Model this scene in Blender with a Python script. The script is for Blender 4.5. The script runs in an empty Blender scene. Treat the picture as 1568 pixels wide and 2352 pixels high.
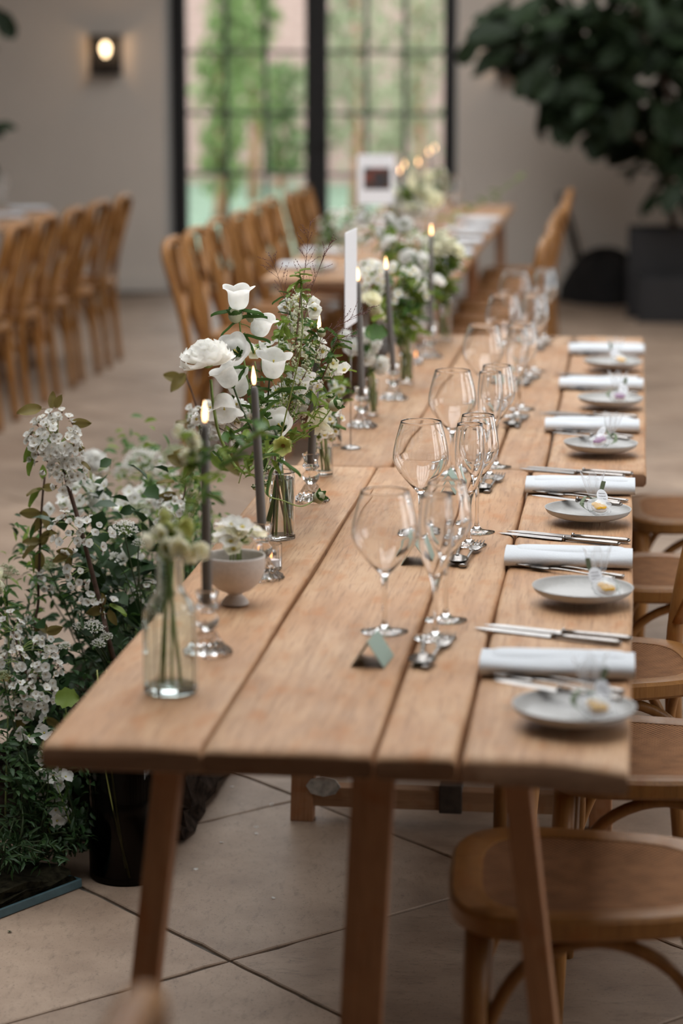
import bpy, bmesh, math, random
from mathutils import Vector, Matrix, Euler
random.seed(11)
S = bpy.context.scene
C = S.collection
PI = math.pi

# ------------------------------------------------------------------ camera
FPX = 5553.0                                   # focal length in pixels of the 1568 x 2352 frame
PITCH = math.atan(1056 / FPX)
YAW = math.atan(676 / FPX * math.cos(PITCH))
EYE = Vector((0.0, 0.0, 1.66))
cam = bpy.data.cameras.new('camera')
cam.sensor_fit = 'VERTICAL'; cam.sensor_height = 36.0; cam.sensor_width = 24.0
cam.lens = FPX / 2352 * 36.0
cam.clip_start = 0.1; cam.clip_end = 200
cam.dof.use_dof = True; cam.dof.focus_distance = 4.62; cam.dof.aperture_fstop = 2.5
cam_o = bpy.data.objects.new('camera', cam)
cam_o.location = EYE; cam_o.rotation_euler = (PI / 2 - PITCH, 0, YAW)
C.objects.link(cam_o); S.camera = cam_o

# ------------------------------------------------------------------ sky, daylight, exposure
w = bpy.data.worlds.new('overcast_sky'); S.world = w; w.use_nodes = True
bg = w.node_tree.nodes['Background']
bg.inputs['Color'].default_value = (0.96, 0.98, 1.0, 1); bg.inputs['Strength'].default_value = 7.0
w.cycles.sampling_method = 'MANUAL'; w.cycles.sample_map_resolution = 256
S.view_settings.view_transform = 'Standard'; S.view_settings.look = 'None'
S.view_settings.gamma = 1.0; S.view_settings.use_curve_mapping = False
S.view_settings.exposure = -0.66
cy = S.cycles
cy.use_denoising = True
cy.use_adaptive_sampling = True; cy.adaptive_threshold = 0.02
cy.max_bounces = 14; cy.diffuse_bounces = 3; cy.glossy_bounces = 4
cy.transmission_bounces = 12; cy.transparent_max_bounces = 16
cy.caustics_reflective = False; cy.caustics_refractive = True
cy.sample_clamp_indirect = 6.0; cy.blur_glossy = 0.5

def portal(name, loc, rot, sx, sy):             # marks an opening for the sky light, gives off none itself
    l = bpy.data.lights.new(name, 'AREA'); l.shape = 'RECTANGLE'; l.size = sx; l.size_y = sy
    l.cycles.is_portal = True
    o = bpy.data.objects.new(name, l); o.location = loc; o.rotation_euler = rot
    C.objects.link(o); return o
ROOM = (-7.5, 3.0, -3.0, 16.83, 3.7)            # x0 x1 y0 y1 height
ROOF = (-2.35, 0.65, 2.6, 15.0)                   # glazed roof light x0 x1 y0 y1
RWIN = [(2.6, 4.2), (5.0, 6.6), (7.4, 9.0), (9.8, 11.4)]   # windows of the right wall, y0 y1
DOORW = (-3.255, -1.205, 2.7)
portal('roof_light_portal', ((ROOF[0] + ROOF[1]) / 2, (ROOF[2] + ROOF[3]) / 2, 3.75), (0, 0, 0), ROOF[1] - ROOF[0], ROOF[3] - ROOF[2])
for a, b in RWIN:
    portal('window_portal', (3.02, (a + b) / 2, 1.55), (0, PI / 2, 0), 2.3, b - a)
portal('door_portal', ((DOORW[0] + DOORW[1]) / 2, 16.98, 1.35), (-PI / 2, 0, 0), DOORW[1] - DOORW[0], 2.7)

# ------------------------------------------------------------------ where a picture point meets a real plane
_F = Vector((-math.sin(YAW) * math.cos(PITCH), math.cos(YAW) * math.cos(PITCH), -math.sin(PITCH)))
_R = Vector((math.cos(YAW), math.sin(YAW), 0))
_U = _R.cross(_F)
def ray(x, y): return _F + _R * ((x - 784) / FPX) - _U * ((y - 1176) / FPX)
def onz(x, y, z=0.76): d = ray(x, y); return EYE + d * ((z - EYE.z) / d.z)      # on a level surface
def ony(x, y, Y): d = ray(x, y); return EYE + d * (Y / d.y)                      # at a distance along the hall

# ------------------------------------------------------------------ mesh helpers
class MB:
    def __init__(s): s.v = []; s.f = []; s.m = []
    def add(s, vs, fs, mi=0, M=None):
        n = len(s.v)
        s.v += [tuple(M @ Vector(p)) if M is not None else tuple(p) for p in vs]
        s.f += [tuple(i + n for i in q) for q in fs]; s.m += [mi] * len(fs)
        return s
    def join(s, o, M=None, mi=None):
        n = len(s.v)
        s.v += [tuple(M @ Vector(p)) for p in o.v] if M is not None else list(o.v)
        s.f += [tuple(i + n for i in q) for q in o.f]
        s.m += o.m if mi is None else [mi] * len(o.f)
        return s
    def box(s, c, d, mi=0, M=None):
        x, y, z = c; a, b, e = d[0] / 2, d[1] / 2, d[2] / 2
        vs = [(x + i * a, y + j * b, z + k * e) for k in (-1, 1) for j in (-1, 1) for i in (-1, 1)]
        return s.add(vs, [(0, 2, 3, 1), (4, 5, 7, 6), (0, 1, 5, 4), (2, 6, 7, 3), (0, 4, 6, 2), (1, 3, 7, 5)], mi, M)
    def bbox(s, c, d, b=0.004, mi=0, M=None):     # box with chamfered edges
        bm = bmesh.new(); bmesh.ops.create_cube(bm, size=1)
        for v in bm.verts: v.co = Vector((v.co.x * d[0], v.co.y * d[1], v.co.z * d[2])) + Vector(c)
        bmesh.ops.bevel(bm, geom=bm.edges[:], offset=b, segments=2, affect='EDGES', profile=0.6)
        bm.verts.index_update()
        s.add([v.co[:] for v in bm.verts], [[v.index for v in f.verts] for f in bm.faces], mi, M); bm.free()
        return s
    def tube(s, pts, r, n=8, mi=0, cap=True, flat=1.0, closed=False, M=None):
        P = [Vector(p) for p in pts]; N = len(P)
        R = r if isinstance(r, (list, tuple)) else [r] * N
        up = None; vs = []; fs = []
        for i, p in enumerate(P):
            if closed: t = P[(i + 1) % N] - P[i - 1]
            else: t = P[min(i + 1, N - 1)] - P[max(i - 1, 0)]
            t.normalize()
            if up is None:
                up = Vector((0, 0, 1)) if abs(t.z) < 0.9 else Vector((1, 0, 0))
            a = t.cross(up); a.normalize(); b = a.cross(t); up = b
            for k in range(n):
                q = 2 * PI * k / n
                vs.append(p + a * (R[i] * math.cos(q)) + b * (R[i] * flat * math.sin(q)))
        for i in range(N if closed else N - 1):
            j = (i + 1) % N
            for k in range(n):
                l = (k + 1) % n
                fs.append((i * n + k, i * n + l, j * n + l, j * n + k))
        if cap and not closed:
            fs.append(tuple(range(n))[::-1]); fs.append(tuple((N - 1) * n + k for k in range(n)))
        return s.add(vs, fs, mi, M)
    def lathe(s, prof, n=32, mi=0, M=None, rfun=None):
        vs = []; fs = []; rows = []
        for (r, z) in prof:
            if r <= 1e-6: rows.append([len(vs)]); vs.append((0, 0, z))
            else:
                row = []
                for k in range(n):
                    q = 2 * PI * k / n; rr = r * (rfun(q, r, z) if rfun else 1)
                    row.append(len(vs)); vs.append((rr * math.cos(q), rr * math.sin(q), z))
                rows.append(row)
        for A, B in zip(rows[:-1], rows[1:]):
            for k in range(n):
                l = (k + 1) % n
                if len(A) == 1 and len(B) == 1: continue
                if len(A) == 1: fs.append((A[0], B[l], B[k]))
                elif len(B) == 1: fs.append((A[k], A[l], B[0]))
                else: fs.append((A[k], A[l], B[l], B[k]))
        return s.add(vs, fs, mi, M)
    def grid(s, fn, nu, nv, mi=0, M=None):
        vs = [fn(i / nu, j / nv) for i in range(nu + 1) for j in range(nv + 1)]
        fs = [(i * (nv + 1) + j, (i + 1) * (nv + 1) + j, (i + 1) * (nv + 1) + j + 1, i * (nv + 1) + j + 1) for i in range(nu) for j in range(nv)]
        return s.add(vs, fs, mi, M)
    def ball(s, c, r, n=8, mi=0, sz=1.0, M=None):
        h = max(3, n // 2)
        o = MB().lathe([(r * math.sin(PI * i / h), -r * sz * math.cos(PI * i / h)) for i in range(h + 1)], n)
        T = Matrix.Translation(Vector(c))
        return s.join(o, (M @ T) if M is not None else T, mi)
    def mesh(s, name, mats, smooth=True):
        me = bpy.data.meshes.new(name)
        me.from_pydata([tuple(p) for p in s.v], [], s.f)
        for m in (mats if isinstance(mats, (list, tuple)) else [mats]): me.materials.append(m)
        if len(me.materials) > 1: me.polygons.foreach_set('material_index', s.m)
        if smooth is True: me.polygons.foreach_set('use_smooth', [True] * len(me.polygons))
        me.update()
        if smooth == 'auto':
            me.polygons.foreach_set('use_smooth', [True] * len(me.polygons))
            me.set_sharp_from_angle(angle=math.radians(38))
        return me
    def build(s, name, mats, parent=None, smooth=True, M=None):
        return put(name, s.mesh(name, mats, smooth), parent, M)

def put(name, me, parent=None, M=None):
    o = bpy.data.objects.new(name, me); C.objects.link(o)
    if parent is not None: o.parent = parent
    if M is not None: o.matrix_basis = M
    return o
def tag(o, label=None, cat=None, group=None, kind=None):
    if label: o['label'] = label
    if cat: o['category'] = cat
    if group: o['group'] = group
    if kind: o['kind'] = kind
    return o
def thing(name, label, cat, loc=(0, 0, 0), rz=0, group=None):
    o = bpy.data.objects.new(name, None); C.objects.link(o)
    o.empty_display_size = 0.02
    o.location = loc; o.rotation_euler = (0, 0, rz)
    return tag(o, label, cat, group)
def copy_tree(o, parent=None):
    c = o.copy(); C.objects.link(c)
    if parent is not None: c.parent = parent
    for ch in list(o.children): copy_tree(ch, c)
    return c
def dup(root, loc, rz, label, group=None, scale=None, tilt=None):
    c = copy_tree(root); c.location = loc; c.rotation_euler = tilt if tilt else (0, 0, rz)
    if scale: c.scale = (scale,) * 3
    c['label'] = label
    if group: c['group'] = group
    return c
def T(x, y=None, z=None): return Matrix.Translation(Vector(x) if y is None else Vector((x, y, z)))
def RX(a): return Matrix.Rotation(a, 4, 'X')
def RY(a): return Matrix.Rotation(a, 4, 'Y')
def RZ(a): return Matrix.Rotation(a, 4, 'Z')
def SC(a, b=None, c=None): return Matrix.Diagonal((a, a if b is None else b, a if c is None else c, 1))
def align(d, roll=0.0):                            # turns local +Z to direction d
    return Vector(d).to_track_quat('Z', 'Y').to_matrix().to_4x4() @ RZ(roll)
def smooth_path(pts, n=6):                         # Catmull-Rom
    P = [Vector(p) for p in pts]
    if len(P) < 3: return [P[0].lerp(P[-1], i / n) for i in range(n + 1)]
    Q = [P[0] * 2 - P[1]] + P + [P[-1] * 2 - P[-2]]; out = []
    for i in range(1, len(Q) - 2):
        a, b, c, d = Q[i - 1:i + 3]
        for k in range(n):
            t = k / n
            out.append(0.5 * ((2 * b) + (c - a) * t + (2 * a - 5 * b + 4 * c - d) * t * t + (3 * b - a - 3 * c + d) * t ** 3))
    return out + [P[-1]]
def U(a, b): return random.uniform(a, b)

# ------------------------------------------------------------------ materials
def newmat(name):
    m = bpy.data.materials.new(name); m.use_nodes = True
    nt = m.node_tree; return m, nt, nt.nodes['Principled BSDF']
def nd(nt, t, **k):
    n = nt.nodes.new(t)
    for a, b in k.items():
        if a in n.inputs: n.inputs[a].default_value = b
        else: setattr(n, a, b)
    return n
def plain(name, col, rough=0.6, metal=0.0, var=0.0, scale=20, bump=0.0, spec=0.5, rnd=0.0, col2=None):
    m, nt, p = newmat(name); L = nt.links.new
    p.inputs['Base Color'].default_value = (*col, 1); p.inputs['Roughness'].default_value = rough
    p.inputs['Metallic'].default_value = metal; p.inputs['Specular IOR Level'].default_value = spec
    out = None
    if var or bump or col2:
        tc = nd(nt, 'ShaderNodeTexCoord'); no = nd(nt, 'ShaderNodeTexNoise'); no.inputs['Scale'].default_value = scale; no.inputs['Detail'].default_value = 5
        L(tc.outputs['Object'], no.inputs['Vector'])
        if var or col2:
            mx = nd(nt, 'ShaderNodeMix', data_type='RGBA')
            c2 = col2 if col2 else tuple(c * (1 + var) for c in col)
            mx.inputs['A'].default_value = (*[c * (1 - var) for c in col], 1); mx.inputs['B'].default_value = (*c2, 1)
            rp = nd(nt, 'ShaderNodeMapRange'); rp.inputs['From Min'].default_value = 0.35; rp.inputs['From Max'].default_value = 0.65
            L(no.outputs['Fac'], rp.inputs['Value']); L(rp.outputs['Result'], mx.inputs['Factor']); out = mx.outputs['Result']
        if bump:
            b = nd(nt, 'ShaderNodeBump'); b.inputs['Strength'].default_value = bump; b.inputs['Distance'].default_value = 0.003
            L(no.outputs['Fac'], b.inputs['Height']); L(b.outputs['Normal'], p.inputs['Normal'])
    if rnd:
        oi = nd(nt, 'ShaderNodeObjectInfo'); hv = nd(nt, 'ShaderNodeHueSaturation')
        mr = nd(nt, 'ShaderNodeMapRange'); mr.inputs['To Min'].default_value = 1 - rnd; mr.inputs['To Max'].default_value = 1 + rnd
        L(oi.outputs['Random'], mr.inputs['Value']); L(mr.outputs['Result'], hv.inputs['Value'])
        if out: L(out, hv.inputs['Color'])
        else: hv.inputs['Color'].default_value = (*col, 1)
        out = hv.outputs['Color']
    if out: L(out, p.inputs['Base Color'])
    return m
def petal_mat(name, col, trans=0.35, rough=0.6, col2=None, rnd=0.12):
    m = plain(name, col, rough, var=0.10, scale=60, spec=0.25, rnd=rnd, col2=col2)
    nt = m.node_tree; L = nt.links.new; p = nt.nodes['Principled BSDF']
    tr = nd(nt, 'ShaderNodeBsdfTranslucent'); mx = nd(nt, 'ShaderNodeMixShader'); mx.inputs[0].default_value = trans
    src = p.inputs['Base Color'].links[0].from_socket
    L(src, tr.inputs['Color']); L(p.outputs[0], mx.inputs[1]); L(tr.outputs[0], mx.inputs[2])
    L(mx.outputs[0], nt.nodes['Material Output'].inputs['Surface']); return m
def glass(name, col=(1, 1, 1), rough=0.0, ior=1.47):
    m, nt, p = newmat(name); nt.nodes.remove(p)
    g = nd(nt, 'ShaderNodeBsdfGlass'); g.inputs['Color'].default_value = (*col, 1); g.inputs['Roughness'].default_value = rough; g.inputs['IOR'].default_value = ior
    nt.links.new(g.outputs[0], nt.nodes['Material Output'].inputs['Surface']); return m
def thin_glass(name, col=(1, 1, 1), refl=1.0, rough=0.0, ior=1.45):
    m, nt, p = newmat(name); nt.nodes.remove(p); L = nt.links.new
    t = nd(nt, 'ShaderNodeBsdfTransparent'); t.inputs[0].default_value = (*col, 1)
    g = nd(nt, 'ShaderNodeBsdfGlossy'); g.inputs['Roughness'].default_value = rough
    fr = nd(nt, 'ShaderNodeFresnel'); fr.inputs['IOR'].default_value = ior
    mu = nd(nt, 'ShaderNodeMath', operation='MULTIPLY'); mu.inputs[1].default_value = refl
    mx = nd(nt, 'ShaderNodeMixShader')
    L(fr.outputs[0], mu.inputs[0]); L(mu.outputs[0], mx.inputs[0]); L(t.outputs[0], mx.inputs[1]); L(g.outputs[0], mx.inputs[2])
    L(mx.outputs[0], nt.nodes['Material Output'].inputs['Surface']); return m
def emit(name, col, strength, sample=False):
    m, nt, p = newmat(name); nt.nodes.remove(p)
    e = nd(nt, 'ShaderNodeEmission'); e.inputs[0].default_value = (*col, 1); e.inputs[1].default_value = strength
    nt.links.new(e.outputs[0], nt.nodes['Material Output'].inputs['Surface'])
    if not sample: m.cycles.emission_sampling = 'NONE'
    return m
def wood(name, base, dark, light, axis='Y', rough=0.62, knots=True, ring=1.0, rnd=0.12, gs=1.0):
    m, nt, p = newmat(name); L = nt.links.new
    tc = nd(nt, 'ShaderNodeTexCoord'); oi = nd(nt, 'ShaderNodeObjectInfo')
    off = nd(nt, 'ShaderNodeVectorMath', operation='SCALE'); off.inputs[0].default_value = (7, 13, 5)
    L(oi.outputs['Random'], off.inputs['Scale'])
    ad = nd(nt, 'ShaderNodeVectorMath', operation='ADD'); L(tc.outputs['Object'], ad.inputs[0]); L(off.outputs[0], ad.inputs[1])
    def mp(sc):
        k = nd(nt, 'ShaderNodeMapping'); k.inputs['Scale'].default_value = sc; L(ad.outputs[0], k.inputs['Vector']); return k
    ax = {'X': (0.06, 1, 1), 'Y': (1, 0.06, 1), 'Z': (1, 1, 0.06)}[axis]
    g1 = mp(tuple(14 * gs * a for a in ax)); n1 = nd(nt, 'ShaderNodeTexNoise'); n1.inputs['Scale'].default_value = 1; n1.inputs['Detail'].default_value = 3; n1.inputs['Distortion'].default_value = 0.6
    L(g1.outputs[0], n1.inputs['Vector'])
    w1 = nd(nt, 'ShaderNodeMath', operation='MULTIPLY'); w1.inputs[1].default_value = 38 * ring; L(n1.outputs['Fac'], w1.inputs[0])
    s1 = nd(nt, 'ShaderNodeMath', operation='SINE'); L(w1.outputs[0], s1.inputs[0])
    r1 = nd(nt, 'ShaderNodeMapRange'); r1.inputs['From Min'].default_value = -1; L(s1.outputs[0], r1.inputs['Value'])
    g2 = mp(tuple(260 * gs * a for a in ax)); n2 = nd(nt, 'ShaderNodeTexNoise'); n2.inputs['Scale'].default_value = 1; n2.inputs['Detail'].default_value = 2
    L(g2.outputs[0], n2.inputs['Vector'])
    g3 = mp((7, 3.2, 7)); n3 = nd(nt, 'ShaderNodeTexNoise'); n3.inputs['Scale'].default_value = 1; n3.inputs['Detail'].default_value = 4; n3.inputs['Roughness'].default_value = 0.6
    L(g3.outputs[0], n3.inputs['Vector'])
    g4 = mp((26, 10, 26)); n4 = nd(nt, 'ShaderNodeTexNoise'); n4.inputs['Scale'].default_value = 1; n4.inputs['Detail'].default_value = 3
    L(g4.outputs[0], n4.inputs['Vector'])
    def mix(a, b, fac, f0, f1, amt):
        r = nd(nt, 'ShaderNodeMapRange'); r.inputs['From Min'].default_value = f0; r.inputs['From Max'].default_value = f1; r.inputs['To Max'].default_value = amt
        L(fac, r.inputs['Value']); x = nd(nt, 'ShaderNodeMix', data_type='RGBA'); L(r.outputs[0], x.inputs['Factor'])
        if isinstance(a, tuple): x.inputs['A'].default_value = (*a, 1)
        else: L(a, x.inputs['A'])
        x.inputs['B'].default_value = (*b, 1); return x.outputs['Result']
    c = mix(base, light, n3.outputs['Fac'], 0.42, 0.68, 0.9)
    c = mix(c, tuple((a + b) / 2 for a, b in zip(base, dark)), r1.outputs[0], 0.35, 1.0, 0.38)
    c = mix(c, dark, n2.outputs['Fac'], 0.52, 0.75, 0.45)
    org = (base[0] * 0.95, base[1] * 0.72, base[2] * 0.5)
    c = mix(c, org, n4.outputs['Fac'], 0.56, 0.72, 0.6)
    if knots:
        g5 = mp((9, 3.4, 9)); vo = nd(nt, 'ShaderNodeTexVoronoi'); vo.inputs['Scale'].default_value = 1; L(g5.outputs[0], vo.inputs['Vector'])
        x = nd(nt, 'ShaderNodeMath', operation='SUBTRACT'); x.inputs[0].default_value = 1.0; L(vo.outputs['Distance'], x.inputs[1])
        c = mix(c, dark, x.outputs[0], 0.90, 0.97, 0.75)
    if rnd:
        hv = nd(nt, 'ShaderNodeHueSaturation'); mr = nd(nt, 'ShaderNodeMapRange'); mr.inputs['To Min'].default_value = 1 - rnd; mr.inputs['To Max'].default_value = 1 + rnd
        L(oi.outputs['Random'], mr.inputs['Value']); L(mr.outputs[0], hv.inputs['Value']); L(c, hv.inputs['Color']); c = hv.outputs[0]
    L(c, p.inputs['Base Color'])
    rr = nd(nt, 'ShaderNodeMapRange'); rr.inputs['To Min'].default_value = rough - 0.12; rr.inputs['To Max'].default_value = rough + 0.12
    L(n4.outputs['Fac'], rr.inputs['Value']); L(rr.outputs[0], p.inputs['Roughness'])
    p.inputs['Specular IOR Level'].default_value = 0.35
    b = nd(nt, 'ShaderNodeBump'); b.inputs['Strength'].default_value = 0.25; b.inputs['Distance'].default_value = 0.002
    sm = nd(nt, 'ShaderNodeMath', operation='ADD'); L(n2.outputs['Fac'], sm.inputs[0]); L(n3.outputs['Fac'], sm.inputs[1])
    L(sm.outputs[0], b.inputs['Height']); L(b.outputs[0], p.inputs['Normal'])
    return m

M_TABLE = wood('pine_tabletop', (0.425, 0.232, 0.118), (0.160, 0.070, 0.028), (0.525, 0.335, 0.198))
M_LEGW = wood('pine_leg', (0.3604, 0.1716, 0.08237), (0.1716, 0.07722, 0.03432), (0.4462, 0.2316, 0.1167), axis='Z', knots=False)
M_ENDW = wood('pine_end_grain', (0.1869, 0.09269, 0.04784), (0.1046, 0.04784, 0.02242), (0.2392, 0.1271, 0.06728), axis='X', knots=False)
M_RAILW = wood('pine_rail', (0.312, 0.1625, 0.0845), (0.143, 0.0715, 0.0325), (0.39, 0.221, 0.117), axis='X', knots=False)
M_CHAIR = wood('honey_bentwood', (0.2712, 0.1212, 0.03232), (0.1385, 0.0554, 0.01385), (0.3462, 0.1616, 0.04616), axis='Z', rough=0.42, knots=False, rnd=0.14)
M_WALL = plain('greige_plaster', (0.68, 0.605, 0.53), 0.85, var=0.03, scale=1.5, bump=0.1)
M_REVEAL = plain('pale_reveal_paint', (0.62, 0.60, 0.57), 0.7)
M_CEIL = plain('ceiling_paint', (0.55, 0.52, 0.48), 0.9)
M_BLACK = plain('black_steel', (0.012, 0.011, 0.011), 0.5)
M_BAR = plain('glazing_bar_paint', (0.05, 0.05, 0.05), 0.5)
M_PANE = thin_glass('window_pane', (0.98, 0.99, 0.99))
M_GROUT = plain('dark_grout', (0.10, 0.085, 0.07), 0.9, var=0.3, scale=30)
M_GLASS = glass('clear_glass')
M_GLASSB = glass('aqua_bottle_glass', (0.962, 0.992, 0.987), ior=1.45)
M_WATER = glass('vase_water', (0.98, 1, 0.99), ior=1.33)
M_SMOKE = glass('smoky_glass', (0.34, 0.31, 0.28), ior=1.5)
M_SILVER = plain('silver_cutlery', (0.29, 0.265, 0.245), 0.24, metal=1.0, var=0.08, scale=90)  # metal tone lowered: the dark room it mirrors is put into the colour
M_STEEL = plain('galvanised_plate', (0.42, 0.42, 0.40), 0.5, metal=0.7, var=0.25, scale=60, bump=0.2)
M_RUST = plain('dark_iron_strap', (0.06, 0.045, 0.035), 0.6, metal=0.4, var=0.2, scale=50)
M_PLATE = plain('stoneware', (0.43, 0.42, 0.405), 0.42, var=0.04, scale=140)
M_LINEN = plain('white_linen', (0.655, 0.68, 0.71), 0.9, var=0.02, scale=300, bump=0.25, spec=0.2)
M_CARD = plain('white_card', (0.82, 0.83, 0.86), 0.8)
M_SAGE = plain('sage_card', (0.30, 0.38, 0.32), 0.8, var=0.04, scale=200)
M_RIBBON = plain('sage_ribbon', (0.19, 0.24, 0.14), 0.6)
def cello_mat():
    m, nt, p = newmat('cellophane'); L = nt.links.new
    p.inputs['Base Color'].default_value = (0.85, 0.86, 0.88, 1); p.inputs['Roughness'].default_value = 0.18
    t = nd(nt, 'ShaderNodeBsdfTransparent'); mx = nd(nt, 'ShaderNodeMixShader'); lw = nd(nt, 'ShaderNodeLayerWeight'); lw.inputs[0].default_value = 0.25
    mr = nd(nt, 'ShaderNodeMapRange'); mr.inputs['To Min'].default_value = 0.14; mr.inputs['To Max'].default_value = 0.7; L(lw.outputs['Facing'], mr.inputs[0])
    L(mr.outputs[0], mx.inputs[0]); L(t.outputs[0], mx.inputs[1]); L(p.outputs[0], mx.inputs[2]); L(mx.outputs[0], nt.nodes['Material Output'].inputs['Surface']); return m
M_CELLO = cello_mat()
M_WAX = plain('charcoal_wax', (0.135, 0.123, 0.112), 0.5)
M_WICK = plain('wick', (0.02, 0.015, 0.012), 0.9)
M_CERAM = plain('speckled_ceramic', (0.58, 0.53, 0.49), 0.5, var=0.05, scale=160)
M_FLAME = emit('candle_flame', (1.0, 0.58, 0.27), 9.0)
M_FLAMEB = emit('candle_flame_base', (1.0, 0.35, 0.08), 2.2)

# ================================================================== THE SETTING
def struct(o): o['kind'] = 'structure'; return o
X0, X1, Y0, Y1, HH = ROOM

def stone_mat():
    m, nt, p = newmat('limestone_tile'); L = nt.links.new
    tc = nd(nt, 'ShaderNodeTexCoord'); oi = nd(nt, 'ShaderNodeObjectInfo')
    off = nd(nt, 'ShaderNodeVectorMath', operation='SCALE'); off.inputs[0].default_value = (17, 23, 5); L(oi.outputs['Random'], off.inputs['Scale'])
    ad = nd(nt, 'ShaderNodeVectorMath', operation='ADD'); L(tc.outputs['Object'], ad.inputs[0]); L(off.outputs[0], ad.inputs[1])
    def noise(s, d, stretch=(1, 1, 1)):
        k = nd(nt, 'ShaderNodeMapping'); k.inputs['Scale'].default_value = stretch; k.inputs['Rotation'].default_value = (0, 0, PI / 4); L(ad.outputs[0], k.inputs[0])
        n = nd(nt, 'ShaderNodeTexNoise'); n.inputs['Scale'].default_value = s; n.inputs['Detail'].default_value = d; n.inputs['Roughness'].default_value = 0.65; L(k.outputs[0], n.inputs['Vector']); return n.outputs['Fac']
    a = noise(3.5, 6); b = noise(60, 3, (1, 0.35, 1)); c = noise(170, 2)
    r = nd(nt, 'ShaderNodeValToRGB'); L(a, r.inputs[0])
    e = r.color_ramp.elements; e[0].position = 0.3; e[0].color = (0.2139, 0.1448, 0.1004, 1); e[1].position = 0.7; e[1].color = (0.3785, 0.2764, 0.2008, 1)
    def mx(col, f, f0, f1, amt, to):
        q = nd(nt, 'ShaderNodeMapRange'); q.inputs['From Min'].default_value = f0; q.inputs['From Max'].default_value = f1; q.inputs['To Max'].default_value = amt; L(f, q.inputs[0])
        x = nd(nt, 'ShaderNodeMix', data_type='RGBA'); L(q.outputs[0], x.inputs['Factor']); L(col, x.inputs['A']); x.inputs['B'].default_value = (*to, 1); return x.outputs['Result']
    col = mx(r.outputs[0], b, 0.55, 0.75, 0.55, (0.1283, 0.0918, 0.0675))
    col = mx(col, c, 0.60, 0.72, 0.5, (0.081, 0.06075, 0.04725))
    hv = nd(nt, 'ShaderNodeHueSaturation'); mr = nd(nt, 'ShaderNodeMapRange'); mr.inputs['To Min'].default_value = 0.86; mr.inputs['To Max'].default_value = 1.12
    L(oi.outputs['Random'], mr.inputs[0]); L(mr.outputs[0], hv.inputs['Value']); L(col, hv.inputs['Color']); L(hv.outputs[0], p.inputs['Base Color'])
    p.inputs['Roughness'].default_value = 0.55; p.inputs['Specular IOR Level'].default_value = 0.4
    bp = nd(nt, 'ShaderNodeBump'); bp.inputs['Strength'].default_value = 0.35; bp.inputs['Distance'].default_value = 0.002
    L(b, bp.inputs['Height']); L(bp.outputs[0], p.inputs['Normal']); return m
M_STONE = stone_mat()

fl = struct(MB().box(((X0 + X1) / 2, (Y0 + Y1) / 2, -0.06), (X1 - X0 + 0.6, Y1 - Y0 + 0.6, 0.108)).build('floor', M_GROUT, smooth=False))
tile_meshes = []
for k in range(5):                                  # square flags laid on the diagonal, edges a little broken
    rnd = random.Random(40 + k); n = 14; h = 0.3535 - 0.0028; ring = []
    for s in range(4):
        for i in range(n):
            t = -h + 2 * h * i / n; e = h - rnd.uniform(0, 0.0022) - (0.004 if rnd.random() < 0.06 else 0)
            ring.append([(t, -e), (e, t), (-t, e), (-e, -t)][s])
    ring = [Vector((x, y, 0)) @ Matrix.Rotation(-PI / 4, 3, 'Z') for x, y in ring]
    mb = MB(); N = len(ring)
    vs = [(p.x, p.y, -0.012) for p in ring] + [(p.x, p.y, -0.002) for p in ring] + [(p.x * 0.993, p.y * 0.993, 0) for p in ring]
    fs = [(i, (i + 1) % N, N + (i + 1) % N, N + i) for i in range(N)] + [(N + i, N + (i + 1) % N, 2 * N + (i + 1) % N, 2 * N + i) for i in range(N)] + [tuple(range(2 * N, 3 * N))]
    tile_meshes.append(mb.add(vs, fs).mesh('floor_tile', M_STONE, smooth=False))
tx, ty, nt_ = -0.712, 4.209, 0
for i in range(-16, 30):
    for j in range(-16, 30):
        x = tx + (i - j) * 0.5; y = ty + 0.5 + (i + j) * 0.5 - 0.0
        # lattice of tile centres: corners fall on (tx, ty + k)
        if x < -5.6 - 0 or x > 2.6 or y < 1.6 or y > Y1 - 0.3: continue
        lim = -0.27 * y - 0.9
        if x < lim or x > 1.5 + 0.05 * y: continue
        o = put('floor_tile', random.choice(tile_meshes), fl, T(x, y, -0.0 + U(-0.0006, 0.0006)) @ RZ(random.choice((0, PI / 2, PI, -PI / 2))))
        nt_ += 1
print('tiles', nt_)

DX0, DX1, DZ = DOORW
mb = MB(); TH = 0.34
mb.box(((X0 + DX0) / 2 - 0.15, Y1 + TH / 2, HH / 2), (DX0 - X0 + 0.3, TH, HH)).box(((X1 + DX1) / 2 + 0.15, Y1 + TH / 2, HH / 2), (X1 - DX1 + 0.3, TH, HH))
mb.box(((DX0 + DX1) / 2, Y1 + TH / 2, (HH + DZ) / 2), (DX1 - DX0, TH, HH - DZ))
struct(mb.build('wall_back', M_WALL, smooth=False))
mb = MB()
for x, s in ((DX0, 1), (DX1, -1)): mb.box((x + s * 0.006, Y1 + 0.085, DZ / 2), (0.012, 0.19, DZ))
mb.box(((DX0 + DX1) / 2, Y1 + 0.085, DZ - 0.006), (DX1 - DX0, 0.19, 0.012))
struct(mb.build('trim_1', M_REVEAL, smooth=False))
struct(MB().box(((X0 + DX0) / 2, Y1 - 0.009, 0.06), (DX0 - X0 - 0.02, 0.018, 0.12)).build('baseboard_back', M_WALL, smooth=False))
struct(MB().box(((X1 + DX1) / 2, Y1 - 0.009, 0.06), (X1 - DX1 - 0.02, 0.018, 0.12)).build('baseboard_back', M_WALL, smooth=False))
struct(MB().box((X0 - 0.15, (Y0 + Y1) / 2, HH / 2), (0.3, Y1 - Y0, HH)).build('wall_left', M_WALL, smooth=False))
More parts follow.
